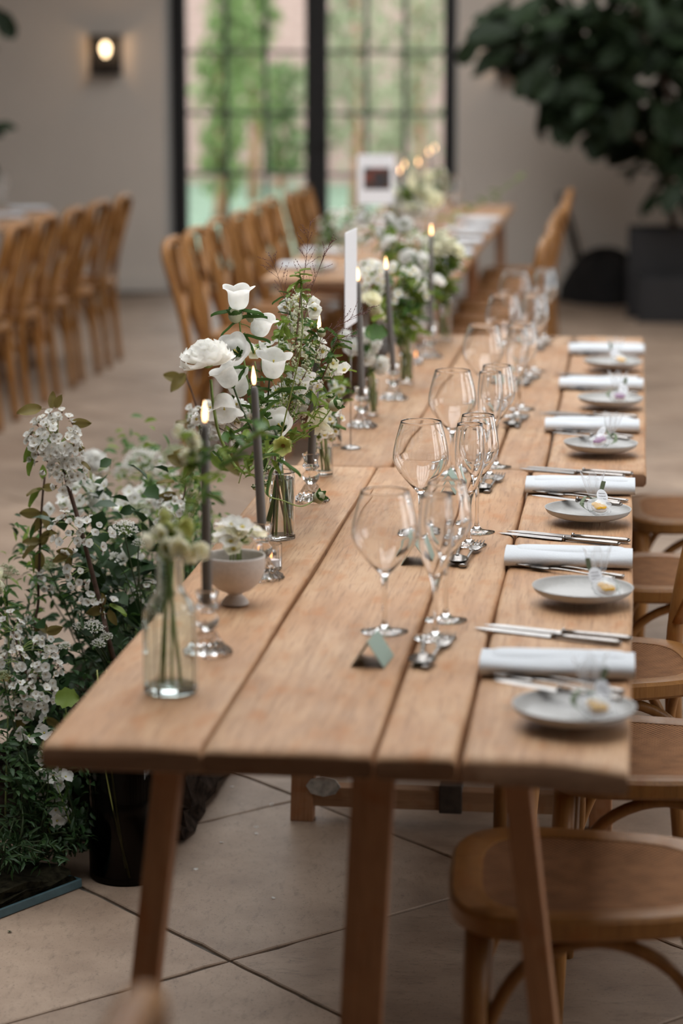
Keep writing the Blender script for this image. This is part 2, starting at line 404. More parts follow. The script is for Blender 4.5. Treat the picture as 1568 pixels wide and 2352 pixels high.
struct(MB().box(((X0 + X1) / 2, Y0 - 0.15, HH / 2), (X1 - X0 + 0.6, 0.3, HH)).build('wall_front', M_WALL, smooth=False))
mb = MB(); edges = [Y0] + [e for ab in RWIN for e in ab] + [Y1]
for a, b in zip(edges[0::2], edges[1::2]): mb.box((X1 + 0.15, (a + b) / 2, HH / 2), (0.3, b - a, HH))
for a, b in RWIN:
    mb.box((X1 + 0.15, (a + b) / 2, 0.2), (0.3, b - a, 0.4)).box((X1 + 0.15, (a + b) / 2, (2.7 + HH) / 2), (0.3, b - a, HH - 2.7))
struct(mb.build('wall_right', M_WALL, smooth=False))
for k, (a, b) in enumerate(RWIN):
    wn = thing('window_%d' % (k + 1), 'tall black steel window in the side wall', 'window'); struct(wn)
    f = MB()
    for y in (a + 0.03, b - 0.03): f.box((X1 + 0.2, y, 1.55), (0.05, 0.06, 2.3))
    for z in (0.43, 2.67): f.box((X1 + 0.2, (a + b) / 2, z), (0.05, b - a - 0.12, 0.06))
    f.build('window_frame', M_BLACK, wn, smooth=False)
    for i in range(1, 3): MB().box((X1 + 0.2, a + (b - a) * i / 3, 1.55), (0.03, 0.025, 2.18)).build('glazing_bar', M_BAR, wn, smooth=False)
    for i in range(1, 5): MB().box((X1 + 0.2, (a + b) / 2, 0.4 + 2.3 * i / 5), (0.03, b - a - 0.12, 0.025)).build('glazing_bar', M_BAR, wn, smooth=False)
mb = MB()                                          # ceiling around the roof light
rx0, rx1, ry0, ry1 = ROOF
mb.box(((X0 + rx0) / 2, (Y0 + Y1) / 2, HH + 0.1), (rx0 - X0, Y1 - Y0, 0.2)).box(((X1 + rx1) / 2, (Y0 + Y1) / 2, HH + 0.1), (X1 - rx1, Y1 - Y0, 0.2))
mb.box(((rx0 + rx1) / 2, (Y0 + ry0) / 2, HH + 0.1), (rx1 - rx0, ry0 - Y0, 0.2)).box(((rx0 + rx1) / 2, (Y1 + ry1) / 2, HH + 0.1), (rx1 - rx0, Y1 - ry1, 0.2))
cl = struct(mb.build('ceiling', M_CEIL, smooth=False))
for i in range(1, 9): MB().box(((rx0 + rx1) / 2, ry0 + (ry1 - ry0) * i / 9, HH + 0.1), (rx1 - rx0, 0.05, 0.12)).build('roof_glazing_bar', M_BLACK, cl, smooth=False)
for i in range(1, 5): MB().box((rx0 + (rx1 - rx0) * i / 5, (ry0 + ry1) / 2, HH + 0.11), (0.05, ry1 - ry0, 0.1)).build('roof_glazing_bar', M_BLACK, cl, smooth=False)

# french doors: outer frame, two leaves with glazing bars and panes
DY = Y1 + 0.225
fr = MB()
for x in (DX0 + 0.02, DX1 - 0.02): fr.box((x, DY, DZ / 2), (0.04, 0.09, DZ))
fr.box(((DX0 + DX1) / 2, DY, DZ - 0.02), (DX1 - DX0 - 0.08, 0.09, 0.04))
struct(fr.build('trim_2', M_BLACK, smooth=False))
mid = -2.2135; bars_z = [0.39, 0.814, 1.238, 1.662, 2.086]
for k, (a, b) in enumerate(((DX0 + 0.041, mid - 0.001), (mid + 0.001, DX1 - 0.041))):
    d = thing('door_%d' % (k + 1), 'black steel french door leaf with small panes, %s' % ('beside the wall lantern' if k == 0 else 'beside the fig tree'), 'door'); struct(d)
    sw = 0.0765; g0, g1 = a + sw, b - sw; zb, zt = 0.16, DZ - 0.13
    for x in (a + sw / 2, b - sw / 2): MB().bbox((x, DY, (DZ - 0.05) / 2 + 0.005), (sw, 0.06, DZ - 0.05), 0.004).build('stile', M_BLACK, d, smooth=False)
    MB().bbox(((a + b) / 2, DY, zb / 2 + 0.005), (g1 - g0, 0.06, zb - 0.01), 0.004).build('bottom_rail', M_BLACK, d, smooth=False)
    MB().bbox(((a + b) / 2, DY, (zt + DZ - 0.045) / 2), (g1 - g0, 0.06, DZ - 0.045 - zt), 0.004).build('top_rail', M_BLACK, d, smooth=False)
    xs = [g0, g0 + (g1 - g0) / 3, g0 + (g1 - g0) * 2 / 3, g1]; zs = [zb] + bars_z + [zt]
    for x in xs[1:3]: MB().box((x, DY, (zb + zt) / 2), (0.026, 0.035, zt - zb)).build('glazing_bar', M_BAR, d, smooth=False)
    for z in bars_z: MB().box(((g0 + g1) / 2, DY, z), (g1 - g0, 0.033, 0.022)).build('glazing_bar', M_BAR, d, smooth=False)
    for i in range(3):
        for j in range(len(zs) - 1):
            MB().box(((xs[i] + xs[i + 1]) / 2, DY + 0.004, (zs[j] + zs[j + 1]) / 2), (xs[i + 1] - xs[i], 0.004, zs[j + 1] - zs[j])).build('pane', M_PANE, d, smooth=False)
    MB().tube([(b - 0.04 if k == 0 else a + 0.04, DY - 0.03, 1.02), (b - 0.04 if k == 0 else a + 0.04, DY - 0.075, 1.02)], 0.009).tube([(b - 0.04 if k == 0 else a + 0.04, DY - 0.07, 1.02), (b - 0.15 if k == 0 else a + 0.15, DY - 0.07, 1.02)], 0.009).build('door_handle', M_BLACK, d)

# wall lantern beside the doors
ln = thing('wall_lantern', 'black box wall lantern with one lit bulb on the plaster wall', 'wall lamp', (-3.655, Y1, 1.642))
lw, lh, ld = 0.205, 0.275, 0.11
MB().bbox((0, -0.008, 0), (lw, 0.016, lh), 0.003).build('back_plate', M_BLACK, ln, smooth=False)
f = MB()
for x in (-1, 1):
    for z in (-1, 1): f.box((x * (lw / 2 - 0.012), -ld / 2, z * (lh / 2 - 0.012)), (0.024, ld, 0.024))
    f.box((x * (lw / 2 - 0.012), -ld, 0), (0.024, 0.012, lh))
for z in (-1, 1): f.box((0, -ld, z * (lh / 2 - 0.014)), (lw, 0.012, 0.028))
f.build('lantern_frame', M_BLACK, ln, smooth=False)
MB().bbox((0, -ld / 2, lh / 2 - 0.006), (lw, ld, 0.012), 0.003).build('roof_plate', M_BLACK, ln, smooth=False)
MB().bbox((0, -ld / 2, -lh / 2 + 0.006), (lw, ld, 0.012), 0.003).build('floor_plate', M_BLACK, ln, smooth=False)
MB().lathe([(0, -0.115), (0.014, -0.115), (0.014, -0.01), (0, -0.01)], 12, M=T(0, -0.06, 0)).build('bulb_holder', M_BLACK, ln)
MB().lathe([(0.011, -0.012), (0.016, 0.0), (0.029, 0.03), (0.031, 0.05), (0.024, 0.072), (0.01, 0.085), (0, 0.087)], 14, M=T(0, -0.06, 0)).build('bulb', emit('lantern_bulb', (1.0, 0.72, 0.42), 10.0), ln)
l = bpy.data.lights.new('lantern_light', 'POINT'); l.energy = 1.6; l.color = (1, 0.62, 0.32); l.shadow_soft_size = 0.03
lo = bpy.data.objects.new('lantern_light', l); C.objects.link(lo); lo.location = (-3.655, Y1 - 0.16, 1.69)

ln2 = dup(ln, (-0.84, Y1, 1.642), 0, 'second black wall lantern mostly hidden behind the fig leaves')
lo2 = lo.copy(); C.objects.link(lo2); lo2.location.x = -0.84

# garden beyond the doors
M_LAWN = plain('lawn_green', (0.1287, 0.193, 0.131), 0.9, var=0.25, scale=3)
def brick_mat():
    m, nt, p = newmat('garden_brick'); L = nt.links.new
    tc = nd(nt, 'ShaderNodeTexCoord'); mp = nd(nt, 'ShaderNodeMapping'); mp.inputs['Rotation'].default_value = (PI / 2, 0, 0); L(tc.outputs['Object'], mp.inputs[0])
    b = nd(nt, 'ShaderNodeTexBrick'); L(mp.outputs[0], b.inputs['Vector']); b.inputs['Scale'].default_value = 4.4
    b.inputs['Color1'].default_value = (0.312, 0.1976, 0.1716, 1); b.inputs['Color2'].default_value = (0.3952, 0.2756, 0.234, 1); b.inputs['Mortar'].default_value = (0.3328, 0.2808, 0.26, 1)
    L(b.outputs['Color'], p.inputs['Base Color']); p.inputs['Roughness'].default_value = 0.9; return m
struct(MB().box((-5, 27.4, -0.16), (40, 20.4, 0.1)).build('lawn', M_LAWN, smooth=False))
struct(MB().box((-6, 33.5, 1.9), (40, 0.4, 4.2)).build('garden_wall', brick_mat(), smooth=False))
def leaf_blob(c, r, n, size, rnd, shell=0.55, M=None):
    mb = MB()
    for _ in range(n):
        d = Vector((rnd.gauss(0, 1), rnd.gauss(0, 1), rnd.gauss(0, 1))).normalized() * (shell + (1 - shell) * rnd.random())
        p = Vector((c[0] + d.x * r[0], c[1] + d.y * r[1], c[2] + d.z * r[2])); s = size * rnd.uniform(0.6, 1.3)
        R = Euler((rnd.uniform(0, 6.3), rnd.uniform(0, 6.3), rnd.uniform(0, 6.3))).to_matrix()
        q = [R @ Vector(v) * s + p for v in ((-0.5, 0, 0), (0, -0.28, 0.06), (0.5, 0, 0), (0, 0.28, 0.06))]
        mb.add(q, [(0, 1, 2), (0, 2, 3)])
    return mb
rg = random.Random(5)
GM = [petal_mat('garden_leaf_bright', (0.1812, 0.2665, 0.09594), 0.4), petal_mat('garden_leaf_hazy', (0.3305, 0.3571, 0.2292), 0.4), petal_mat('garden_leaf_mid', (0.1492, 0.2292, 0.09061), 0.4)]  # outdoor glare and haze are put into the paler leaf colour
def garden_tree(name, label, px, Y, z0, z1, rx, mi, n, size=0.16, blobs=4):
    x = ony(px, 200, Y).x; t = thing(name, label, 'tree', (x, Y, -0.11))
    MB().tube([(0, 0, 0), (0.03, 0, z0), (0, 0, (z0 + z1) / 2)], [0.07, 0.05, 0.02], 7).build('trunk', M_RAILW, t)
    f = MB()
    for b in range(blobs):
        q = (b + 0.5) / blobs
        f.join(leaf_blob((rg.uniform(-0.4, 0.4) * rx, 0, z0 + (z1 - z0) * q), (rx * rg.uniform(0.6, 1), rx * 0.7, (z1 - z0) / blobs * 0.8), n // blobs, size, rg, 0.3))
    tag(f.build('foliage', GM[mi], t), kind='stuff')
garden_tree('slim_tree', 'slim bright green young tree seen through the door leaf by the lantern', 500, 26, 0.35, 3.2, 0.36, 0, 900)
garden_tree('slim_tree', 'second green young tree beside the bright slim one', 580, 29, 0.9, 2.9, 0.45, 0, 700)
garden_tree('climber', 'low green shrub at the brick garden wall', 640, 31.5, 0.2, 1.6, 0.5, 2, 500)
garden_tree('garden_tree', 'pale green broad tree seen through the door leaf by the fig', 815, 27, 0.7, 4.2, 0.75, 1, 1300)
garden_tree('garden_tree', 'pale leafy tree next to the broad garden tree', 960, 30, 0.5, 4.2, 0.7, 1, 1200)

# ================================================================== TABLES
def plank(x0, x1, y0, y1, zt, th, parent, seed, endcurve=None, mat=None, name='plank'):
    rnd = random.Random(seed); b = 0.006
    w_ = x1 - x0; nx = 7
    sec = [(0, -th + b), (0, -b), (b * 0.4, -b * 0.35), (b * 1.2, 0)] + [(w_ * i / nx, 0) for i in range(1, nx)] + [(w_ - b * 1.2, 0), (w_ - b * 0.4, -b * 0.35), (w_, -b), (w_, -th + b), (w_ - b, -th), (b, -th)]
    N = len(sec); ny = 26; vs = []; fs = []
    ph = [rnd.uniform(0, 6) for _ in range(4)]
    st = [0, 0.003, 0.010, 0.03] + [0.03 + (y1 - y0 - 0.06) * i / ny for i in range(1, ny)] + [y1 - y0 - 0.03, y1 - y0 - 0.010, y1 - y0 - 0.003, y1 - y0]
    for s_ in st:
        e = min(s_, y1 - y0 - s_); dz = -0.008 * max(0, 1 - e / 0.010) ** 2
        wob = 0.0012 * math.sin(s_ * 3.1 + ph[0]) + 0.0008 * math.sin(s_ * 9 + ph[1])
        for (x, z) in sec:
            yy = y0 + s_
            if endcurve and s_ < 0.3: yy += endcurve(x / w_) * (1 - s_ / 0.3)
            edge = -1 if x < w_ * 0.1 else (1 if x > w_ * 0.9 else 0)
            top = dz * (1 if z > -th * 0.5 else -0.4) + (0.0007 * math.sin(x * 40 + s_ * 4 + ph[2]) if z > -0.001 else 0)
            vs.append((x0 + x + wob * edge, yy, zt + z + top))
    for i in range(len(st) - 1):
        for k in range(N): fs.append((i * N + k, i * N + (k + 1) % N, (i + 1) * N + (k + 1) % N, (i + 1) * N + k))
    fs.append(tuple(range(N))[::-1]); fs.append(tuple((len(st) - 1) * N + k for k in range(N)))
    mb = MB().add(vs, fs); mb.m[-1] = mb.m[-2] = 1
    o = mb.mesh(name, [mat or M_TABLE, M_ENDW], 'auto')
    return put(name, o, parent)
def beam(a, b, w_, d_, name, mat, parent, up=(0, 1, 0), bev=0.003):   # a squared timber from a to b
    a, b = Vector(a), Vector(b); z = (b - a).normalized(); x = Vector(up).cross(z).normalized(); y = z.cross(x)
    M = Matrix(((x.x, y.x, z.x, a.x), (x.y, y.y, z.y, a.y), (x.z, y.z, z.z, a.z), (0, 0, 0, 1)))
    L_ = (b - a).length
    return MB().bbox((0, 0, L_ / 2), (w_, d_, L_), bev).build(name, mat, parent, smooth=False, M=M)
GAPS = [0.0, 0.217, 0.443, 0.556, 0.78]
def table(name, label, x0, y0, y1, seed, near=None, grp='long wooden trestle tables'):
    t = thing(name, label, 'table', (0, 0, 0), 0, grp); zt, th = 0.76, 0.037
    ec = [lambda u: 0.006 * math.sin(u * 3), lambda u: 0.002, lambda u: 0.0, lambda u: -0.035 * max(0, u - 0.45) ** 1.5 / 0.4]
    for k in range(4):
        plank(x0 + GAPS[k] + 0.0022, x0 + GAPS[k + 1] - 0.0022, y0, y1, zt, th, t, seed + k, ec[k] if near else (lambda u: 0.0))
    for y in (y0 + 0.16, y1 - 0.18):
        MB().bbox((x0 + 0.39, y, zt - th - 0.019), (0.62, 0.07, 0.036), 0.004).build('batten', M_RAILW, t, smooth=False)
    if near:
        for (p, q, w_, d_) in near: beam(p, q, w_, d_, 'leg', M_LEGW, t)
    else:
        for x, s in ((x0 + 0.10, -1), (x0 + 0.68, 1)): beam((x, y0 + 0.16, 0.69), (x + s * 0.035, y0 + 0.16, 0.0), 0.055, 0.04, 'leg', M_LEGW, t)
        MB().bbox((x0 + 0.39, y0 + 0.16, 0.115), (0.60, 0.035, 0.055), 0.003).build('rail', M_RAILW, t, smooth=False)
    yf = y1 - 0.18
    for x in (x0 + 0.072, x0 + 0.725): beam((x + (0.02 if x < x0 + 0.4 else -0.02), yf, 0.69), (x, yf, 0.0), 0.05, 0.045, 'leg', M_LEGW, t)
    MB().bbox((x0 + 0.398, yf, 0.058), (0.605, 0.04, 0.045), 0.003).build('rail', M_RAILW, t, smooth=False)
    return t
X_T = -0.764
near_legs = [((-0.603, 3.10, 0.726), (-0.69, 3.10, 0.0), 0.036, 0.050), ((-0.326, 3.10, 0.726), (-0.358, 3.08, 0.0), 0.056, 0.045), ((-0.137, 3.10, 0.726), (-0.050, 3.10, 0.0), 0.036, 0.050)]
t1 = table('trestle_table', 'long pine plank trestle table nearest, with one grey candle row along it', X_T, 3.022, 5.245, 3, near_legs)
MB().bbox((0, 0, -0.155), (0.062, 0.05, 0.31), 0.003).build('leg_extension', M_LEGW, t1, smooth=False, M=T(-0.351, 3.072, 0.338) @ RY(0.044))
for px, sc in ((742, 1.0), (1318, 0.8)):             # galvanised corner plates on the low rail, and an iron strap
    c = ony(px, 1806, 5.035)
    MB().lathe([(0.038 * sc, -0.002), (0.038 * sc, 0.002), (0, 0.0025)], 8, M=T(c) @ RX(PI / 2) @ SC(1, 0.62, 1)).build('corner_plate', M_STEEL, t1, smooth=False)
c = ony(1035, 1815, 5.05)
MB().bbox((c.x, 5.065, 0.062), (0.050, 0.052, 0.062), 0.003).build('iron_strap', M_RUST, t1, smooth=False)
t2 = table('trestle_table', 'second pine trestle table, end to end beyond the nearest one', X_T + 0.03, 5.252, 7.80, 23)
t3 = table('trestle_table', 'trestle table at the french doors with glasses and a photo card', -1.49, 9.70, 12.1, 43)
t3b = table('trestle_table', 'farthest trestle table, joined to the one with the photo card', -1.485, 12.12, 14.6, 63)
t4 = table('trestle_table', 'trestle table beyond the chair row under the wall lantern', -4.10, 9.6, 13.8, 83)

# ================================================================== CHAIRS
def rattan_mat():
    m, nt, p = newmat('woven_rattan'); L = nt.links.new
    tc = nd(nt, 'ShaderNodeTexCoord'); sp = nd(nt, 'ShaderNodeSeparateXYZ'); L(tc.outputs['Object'], sp.inputs[0])
    def sn(sock, k):
        a = nd(nt, 'ShaderNodeMath', operation='MULTIPLY'); a.inputs[1].default_value = k; L(sock, a.inputs[0])
        b = nd(nt, 'ShaderNodeMath', operation='SINE'); L(a.outputs[0], b.inputs[0]); return b.outputs[0]
    k = PI / 0.0048
    pr = nd(nt, 'ShaderNodeMath', operation='MULTIPLY'); L(sn(sp.outputs['X'], k), pr.inputs[0]); L(sn(sp.outputs['Y'], k), pr.inputs[1])
    no = nd(nt, 'ShaderNodeTexNoise'); no.inputs['Scale'].default_value = 30; no.inputs['Detail'].default_value = 4; L(tc.outputs['Object'], no.inputs['Vector'])
    ad = nd(nt, 'ShaderNodeMath', operation='MULTIPLY_ADD'); ad.inputs[1].default_value = 0.5; L(no.outputs['Fac'], ad.inputs[0])
    mr = nd(nt, 'ShaderNodeMapRange'); mr.inputs['From Min'].default_value = -1; mr.inputs['To Min'].default_value = 0; mr.inputs['To Max'].default_value = 0.8; L(pr.outputs[0], mr.inputs[0])
    L(mr.outputs[0], ad.inputs[2])
    r = nd(nt, 'ShaderNodeValToRGB'); L(ad.outputs[0], r.inputs[0]); e = r.color_ramp.elements
    e[0].position = 0.3; e[0].color = (0.06875, 0.03, 0.0125, 1); e[1].position = 0.9; e[1].color = (0.375, 0.1812, 0.0825, 1)
    L(r.outputs[0], p.inputs['Base Color']); p.inputs['Roughness'].default_value = 0.8; p.inputs['Specular IOR Level'].default_value = 0.15
    b = nd(nt, 'ShaderNodeBump'); b.inputs['Strength'].default_value = 0.8; b.inputs['Distance'].default_value = 0.0015; L(mr.outputs[0], b.inputs['Height']); L(b.outputs[0], p.inputs['Normal'])
    return m
M_RATTAN = rattan_mat()
def seat_outline(s=1.0, n=44):
    out = []
    for i in range(n):
        q = 2 * PI * i / n; c, s_ = math.cos(q), math.sin(q)
        e = 2 / 3.6
        x = 0.205 * math.copysign(abs(c) ** e, c); hw = 0.205 - 0.028 * (x / 0.205)
        y = hw * math.copysign(abs(s_) ** e, s_)
        if x < 0: x *= 1.06
        out.append((x * s, y * s))
    return out
def make_chair(label, group):
    t = thing('crossback_chair', label, 'chair', (0, 0, 0), 0, group)
    zt = 0.465; o = seat_outline(1.0); i_ = seat_outline(0.775); o2 = seat_outline(0.97); N = len(o); mb = MB(); vs = []
    rings = [(i_, zt - 0.014), (i_, zt - 0.002), (seat_outline(0.80), zt), (o2, zt), (o, zt - 0.006), (o, zt - 0.028), (o2, zt - 0.034), (i_, zt - 0.034)]
    for pts, z in rings: vs += [(x, y, z) for x, y in pts]
    R_ = len(rings); fs = []
    for a in range(R_):
        b = (a + 1) % R_
        for k in range(N): fs.append((a * N + k, a * N + (k + 1) % N, b * N + (k + 1) % N, b * N + k))
    mb.add(vs, [f[::-1] for f in fs]).build('seat_frame', M_CHAIR, t, 'auto')
    pb = MB(); vs = [(0, 0, zt - 0.012)]; fs = []
    for j in range(1, 7):
        s = 0.785 * j / 6; vs += [(x, y, zt - 0.012 + 0.009 * (j / 6) ** 3) for x, y in seat_outline(s)]
    for k in range(N): fs.append((0, 1 + k, 1 + (k + 1) % N))
    for j in range(5):
        for k in range(N): fs.append((1 + j * N + k, 1 + (j + 1) * N + k, 1 + (j + 1) * N + (k + 1) % N, 1 + j * N + (k + 1) % N))
    pb.add(vs, fs).build('rattan_seat', M_RATTAN, t)
    for s in (-1, 1):
        MB().tube([(-0.172, s * 0.165, 0.44), (-0.176, s * 0.170, 0.30), (-0.182, s * 0.180, 0.0)], [0.019, 0.0185, 0.0135], 12).build('front_leg', M_CHAIR, t)
    path = []                                      # rear legs and back hoop bent from one rod
    side = [(0.205, 0.165, 0.0), (0.185, 0.166, 0.22), (0.178, 0.168, 0.45), (0.200, 0.180, 0.60), (0.240, 0.195, 0.76), (0.262, 0.200, 0.84), (0.268, 0.178, 0.882), (0.272, 0.12, 0.898), (0.274, 0.05, 0.903)]
    path = side + [(x, -y, z) for x, y, z in side[::-1]]
    MB().tube(smooth_path(path, 5), 0.0155, 12, flat=1.15).build('back_hoop', M_CHAIR, t)
    for s in (-1, 1):
        MB().tube(smooth_path([(0.186, s * 0.158, 0.50), (0.208, s * 0.09, 0.60), (0.226, 0 + s * 0.004, 0.69), (0.245, -s * 0.07, 0.79), (0.262, -s * 0.10, 0.882)], 5), 0.019, 8, flat=0.33).build('cross_slat', M_CHAIR, t)
        MB().tube(smooth_path([(-0.176, s * 0.158, 0.16), (-0.160, s * 0.158, 0.27), (-0.105, s * 0.158, 0.375), (0.0, s * 0.160, 0.418), (0.105, s * 0.158, 0.375), (0.165, s * 0.157, 0.27), (0.184, s * 0.156, 0.16)], 5), 0.0105, 9).build('side_brace', M_CHAIR, t)
    for x0, w_ in ((-0.160, 0.165), (0.168, 0.158)):
        MB().tube(smooth_path([(x0 - (0.012 if x0 < 0 else -0.02), -w_, 0.17), (x0, -w_ * 0.9, 0.29), (x0, -w_ * 0.5, 0.385), (x0, 0, 0.42), (x0, w_ * 0.5, 0.385), (x0, w_ * 0.9, 0.29), (x0 - (0.012 if x0 < 0 else -0.02), w_, 0.17)], 5), 0.010, 9).build('front_brace' if x0 < 0 else 'rear_brace', M_CHAIR, t)
    MB().lathe([(0.01, 0), (0.01, 0.002), (0, 0.003)], 10, M=T(0.19, 0.185, 0.43) @ RX(-PI / 2)).build('screw_cap', M_RUST, t)
    return t
G1 = 'cane chairs tucked under the right side of the plank table'
ORD = ['nearest', 'second', 'third', 'fourth', 'fifth', 'sixth', 'seventh']
ch = make_chair('nearest cane-seated bentwood chair, tucked under the front of the plank table', G1)
ch.location = (-0.032, 3.445, 0); ch.rotation_euler = (0, 0, 0.05)
for k, (x, y, a) in enumerate([(0.085, 4.115, -0.03), (-0.035, 4.735, 0.2), (0.15, 5.60, -0.02), (0.21, 6.42, 0.05)]):
    dup(ch, (x, y, 0), a, '%s cane-seated bentwood chair from the near end of the plank table' % ORD[k + 1], G1)
G2 = 'chairs along the left side of the far table'
for k in range(8):
    y = 9.80 + 0.56 * k
    dup(ch, (-1.60 - 0.0 + U(-0.015, 0.015), y, 0), PI + U(-0.05, 0.05), '%s crossback chair of the row in front of the french doors' % (ORD + ['eighth'])[k].replace('nearest', 'first'), G2)
G3 = 'chairs of the table under the wall lantern'
for k in range(6):
    y = 9.98 + 0.56 * k
    dup(ch, (-2.98 + U(-0.015, 0.015), y, 0), U(-0.05, 0.05), '%s crossback chair of the row below the wall lantern' % ORD[k].replace('nearest', 'first'), G3)
G4 = 'chairs right of the far table'
for k in range(7):
    y = 9.95 + 0.6 * k
    dup(ch, (-0.62 + U(-0.01, 0.01), y, 0), U(-0.06, 0.06), '%s crossback chair on the fig tree side of the far table' % ORD[k].replace('nearest', 'first'), G4)
dup(ch, (-0.655, 1.69, 0), 0.0, 'blurred crossback chair in the very front, only its back top showing')

# ================================================================== TABLEWARE
ZT = 0.7605
PL = ['the nearest place', 'the second-nearest place', 'the third place', 'the fourth place', 'the fifth place', 'the farthest of six places']

def smooth_prof(p, n=5):
    return [(max(q.x, 0.0), q.y) for q in smooth_path([(r, z, 0) for r, z in p], n)]
def stem_glass(label, group, H, prof, rim_r, stem_r=0.0036, foot_r=0.037):
    """prof: bowl outline from where it meets the stem to the rim, (r, z)"""
    t = thing('wine_glass', label, 'wine glass', (0, 0, 0), 0, group)
    th = 0.0011
    zb = prof[0][1]
    foot = [(0, 0.0005), (foot_r, 0.0005), (foot_r + 0.0006, 0.0012), (foot_r, 0.002), (foot_r * 0.55, 0.0038), (0.010, 0.0065), (0.0055, 0.012), (stem_r, 0.022), (stem_r, zb - 0.03), (stem_r * 1.15, zb - 0.012)]
    outer = smooth_prof([(stem_r * 1.6, zb)] + prof[1:], 6)
    inner = smooth_prof([(0.0, zb + 0.007)] + [(max(r - th, 0.002), z + (0.0035 if i == 0 else 0.0012)) for i, (r, z) in enumerate(prof[1:-1])] + [(prof[-1][0] - th, prof[-1][1])], 6)
    pr = foot + outer + [(prof[-1][0] - th * 0.5, prof[-1][1] + 0.0005)] + inner[::-1]
    MB().lathe(pr, 40).build('glass_body', M_GLASS, t)
    return t
red_prof = [(0.004, 0.090), (0.0135, 0.099), (0.030, 0.117), (0.0435, 0.134), (0.0510, 0.150), (0.0522, 0.163), (0.0495, 0.182), (0.0440, 0.204), (0.0380, 0.226)]
white_prof = [(0.004, 0.098), (0.012, 0.108), (0.027, 0.130), (0.0370, 0.148), (0.0405, 0.162), (0.0385, 0.182), (0.0345, 0.205), (0.0302, 0.226)]
flute_prof = [(0.004, 0.088), (0.010, 0.100), (0.019, 0.120), (0.0255, 0.142), (0.0275, 0.165), (0.0265, 0.195), (0.0235, 0.228)]
red0 = white0 = flute0 = None
WY = [3.70, 4.43, 5.17, 6.06, 6.82, 7.62]; WX = [-0.374, -0.381, -0.377, -0.366, -0.355, -0.362]
for k in range(6):
    jx, jy = U(-0.004, 0.004), U(-0.006, 0.006)
    if k == 0:
        red0 = stem_glass('large round wine glass at ' + PL[0], 'large wine glasses', 0.226, red_prof, 0.0385)
        white0 = stem_glass('narrower wine glass just behind the flute at ' + PL[0], 'smaller wine glasses', 0.226, white_prof, 0.0305, foot_r=0.034)
        flute0 = stem_glass('slim champagne flute at ' + PL[0], 'champagne flutes', 0.228, flute_prof, 0.0235, foot_r=0.033)
        flute0.name = 'champagne_flute'; flute0['category'] = 'flute'
        r_, w_, f_ = red0, white0, flute0
    else:
        r_ = dup(red0, (0, 0, 0), 0, 'large round wine glass at ' + PL[k]); w_ = dup(white0, (0, 0, 0), 0, 'narrower wine glass just behind the flute at ' + PL[k]); f_ = dup(flute0, (0, 0, 0), 0, 'slim champagne flute at ' + PL[k])
    r_.location = (WX[k], WY[k], ZT); f_.location = (-0.292 + jx + (0.012 if k > 2 else 0), WY[k] - 0.035 + jy, ZT); w_.location = (-0.285 + jx + (0.012 if k > 2 else 0), WY[k] + 0.09 + jy, ZT)

# cutlery, each piece lying along local +X with its working end at -X
def fork_mesh(Lf=0.205, tine=4, W=0.024):
    mb = MB(); hl = Lf
    def zc(x): return 0.004 + 0.009 * max(0, 1 - abs(x - 0.055) / 0.05) ** 1.5 * 0 + (0.010 * math.sin(PI * min(1, x / 0.11)) if x < 0.11 else 0.003 + 0.0 * x)
    for i in range(tine):
        y = (i - (tine - 1) / 2) * W / tine * 1.05
        mb.tube([(0, y, 0.0095), (0.02, y, 0.008), (0.045, y * 0.98, 0.0072)], [0.0009, 0.0015, 0.0018], 6)
    def plate(u, v):
        x = 0.043 + 0.035 * u; w_ = W / 2 * (1 - u) ** 0.5 * (1 - 0.0 * u) + 0.0035 * u
        return (x, (v - 0.5) * 2 * max(w_, 0.0033), 0.0072 + 0.001 * math.sin(PI * v) - 0.0008 * u)
    mb.grid(plate, 6, 6); mb.grid(lambda u, v: (plate(u, 1 - v)[0], plate(u, 1 - v)[1], plate(u, 1 - v)[2] - 0.0017), 6, 6)
    pts = [(0.076, 0, 0.0062), (0.095, 0, 0.0075), (0.12, 0, 0.0072), (0.15, 0, 0.0058), (0.175, 0, 0.0046), (Lf - 0.006, 0, 0.0040), (Lf, 0, 0.0040)]
    mb.tube(smooth_path(pts, 3), [0.0034] * 4 + [0.003] * 3 + [0.0032] * 3 + [0.0045] * 3 + [0.0068] * 3 + [0.0075] * 2 + [0.0045], 8, flat=0.42)
    return mb
def spoon_mesh(Ls=0.19):
    mb = MB()
    def bowl(u, v, d=0):
        x = 0.062 * u; w_ = 0.0205 * math.sin(PI * min(1, (0.06 + 0.94 * u)) ** 0.85) ** 0.6 if u < 1 else 0.003
        w_ = max(w_, 0.003); y = (v - 0.5) * 2 * w_
        dep = 0.009 * math.sin(PI * u) * (1 - (2 * v - 1) ** 2)
        return (x, y, 0.011 - dep - d)
    mb.grid(lambda u, v: bowl(u, v), 10, 8); mb.grid(lambda u, v: bowl(u, 1 - v, 0.0013), 10, 8)
    mb.tube(smooth_path([(0.058, 0, 0.0102), (0.08, 0, 0.0098), (0.11, 0, 0.0075), (0.15, 0, 0.0048), (Ls - 0.006, 0, 0.0040), (Ls, 0, 0.0040)], 3), [0.0034] * 6 + [0.0032] * 4 + [0.006] * 3 + [0.0075] * 2 + [0.0042], 8, flat=0.42)
    return mb
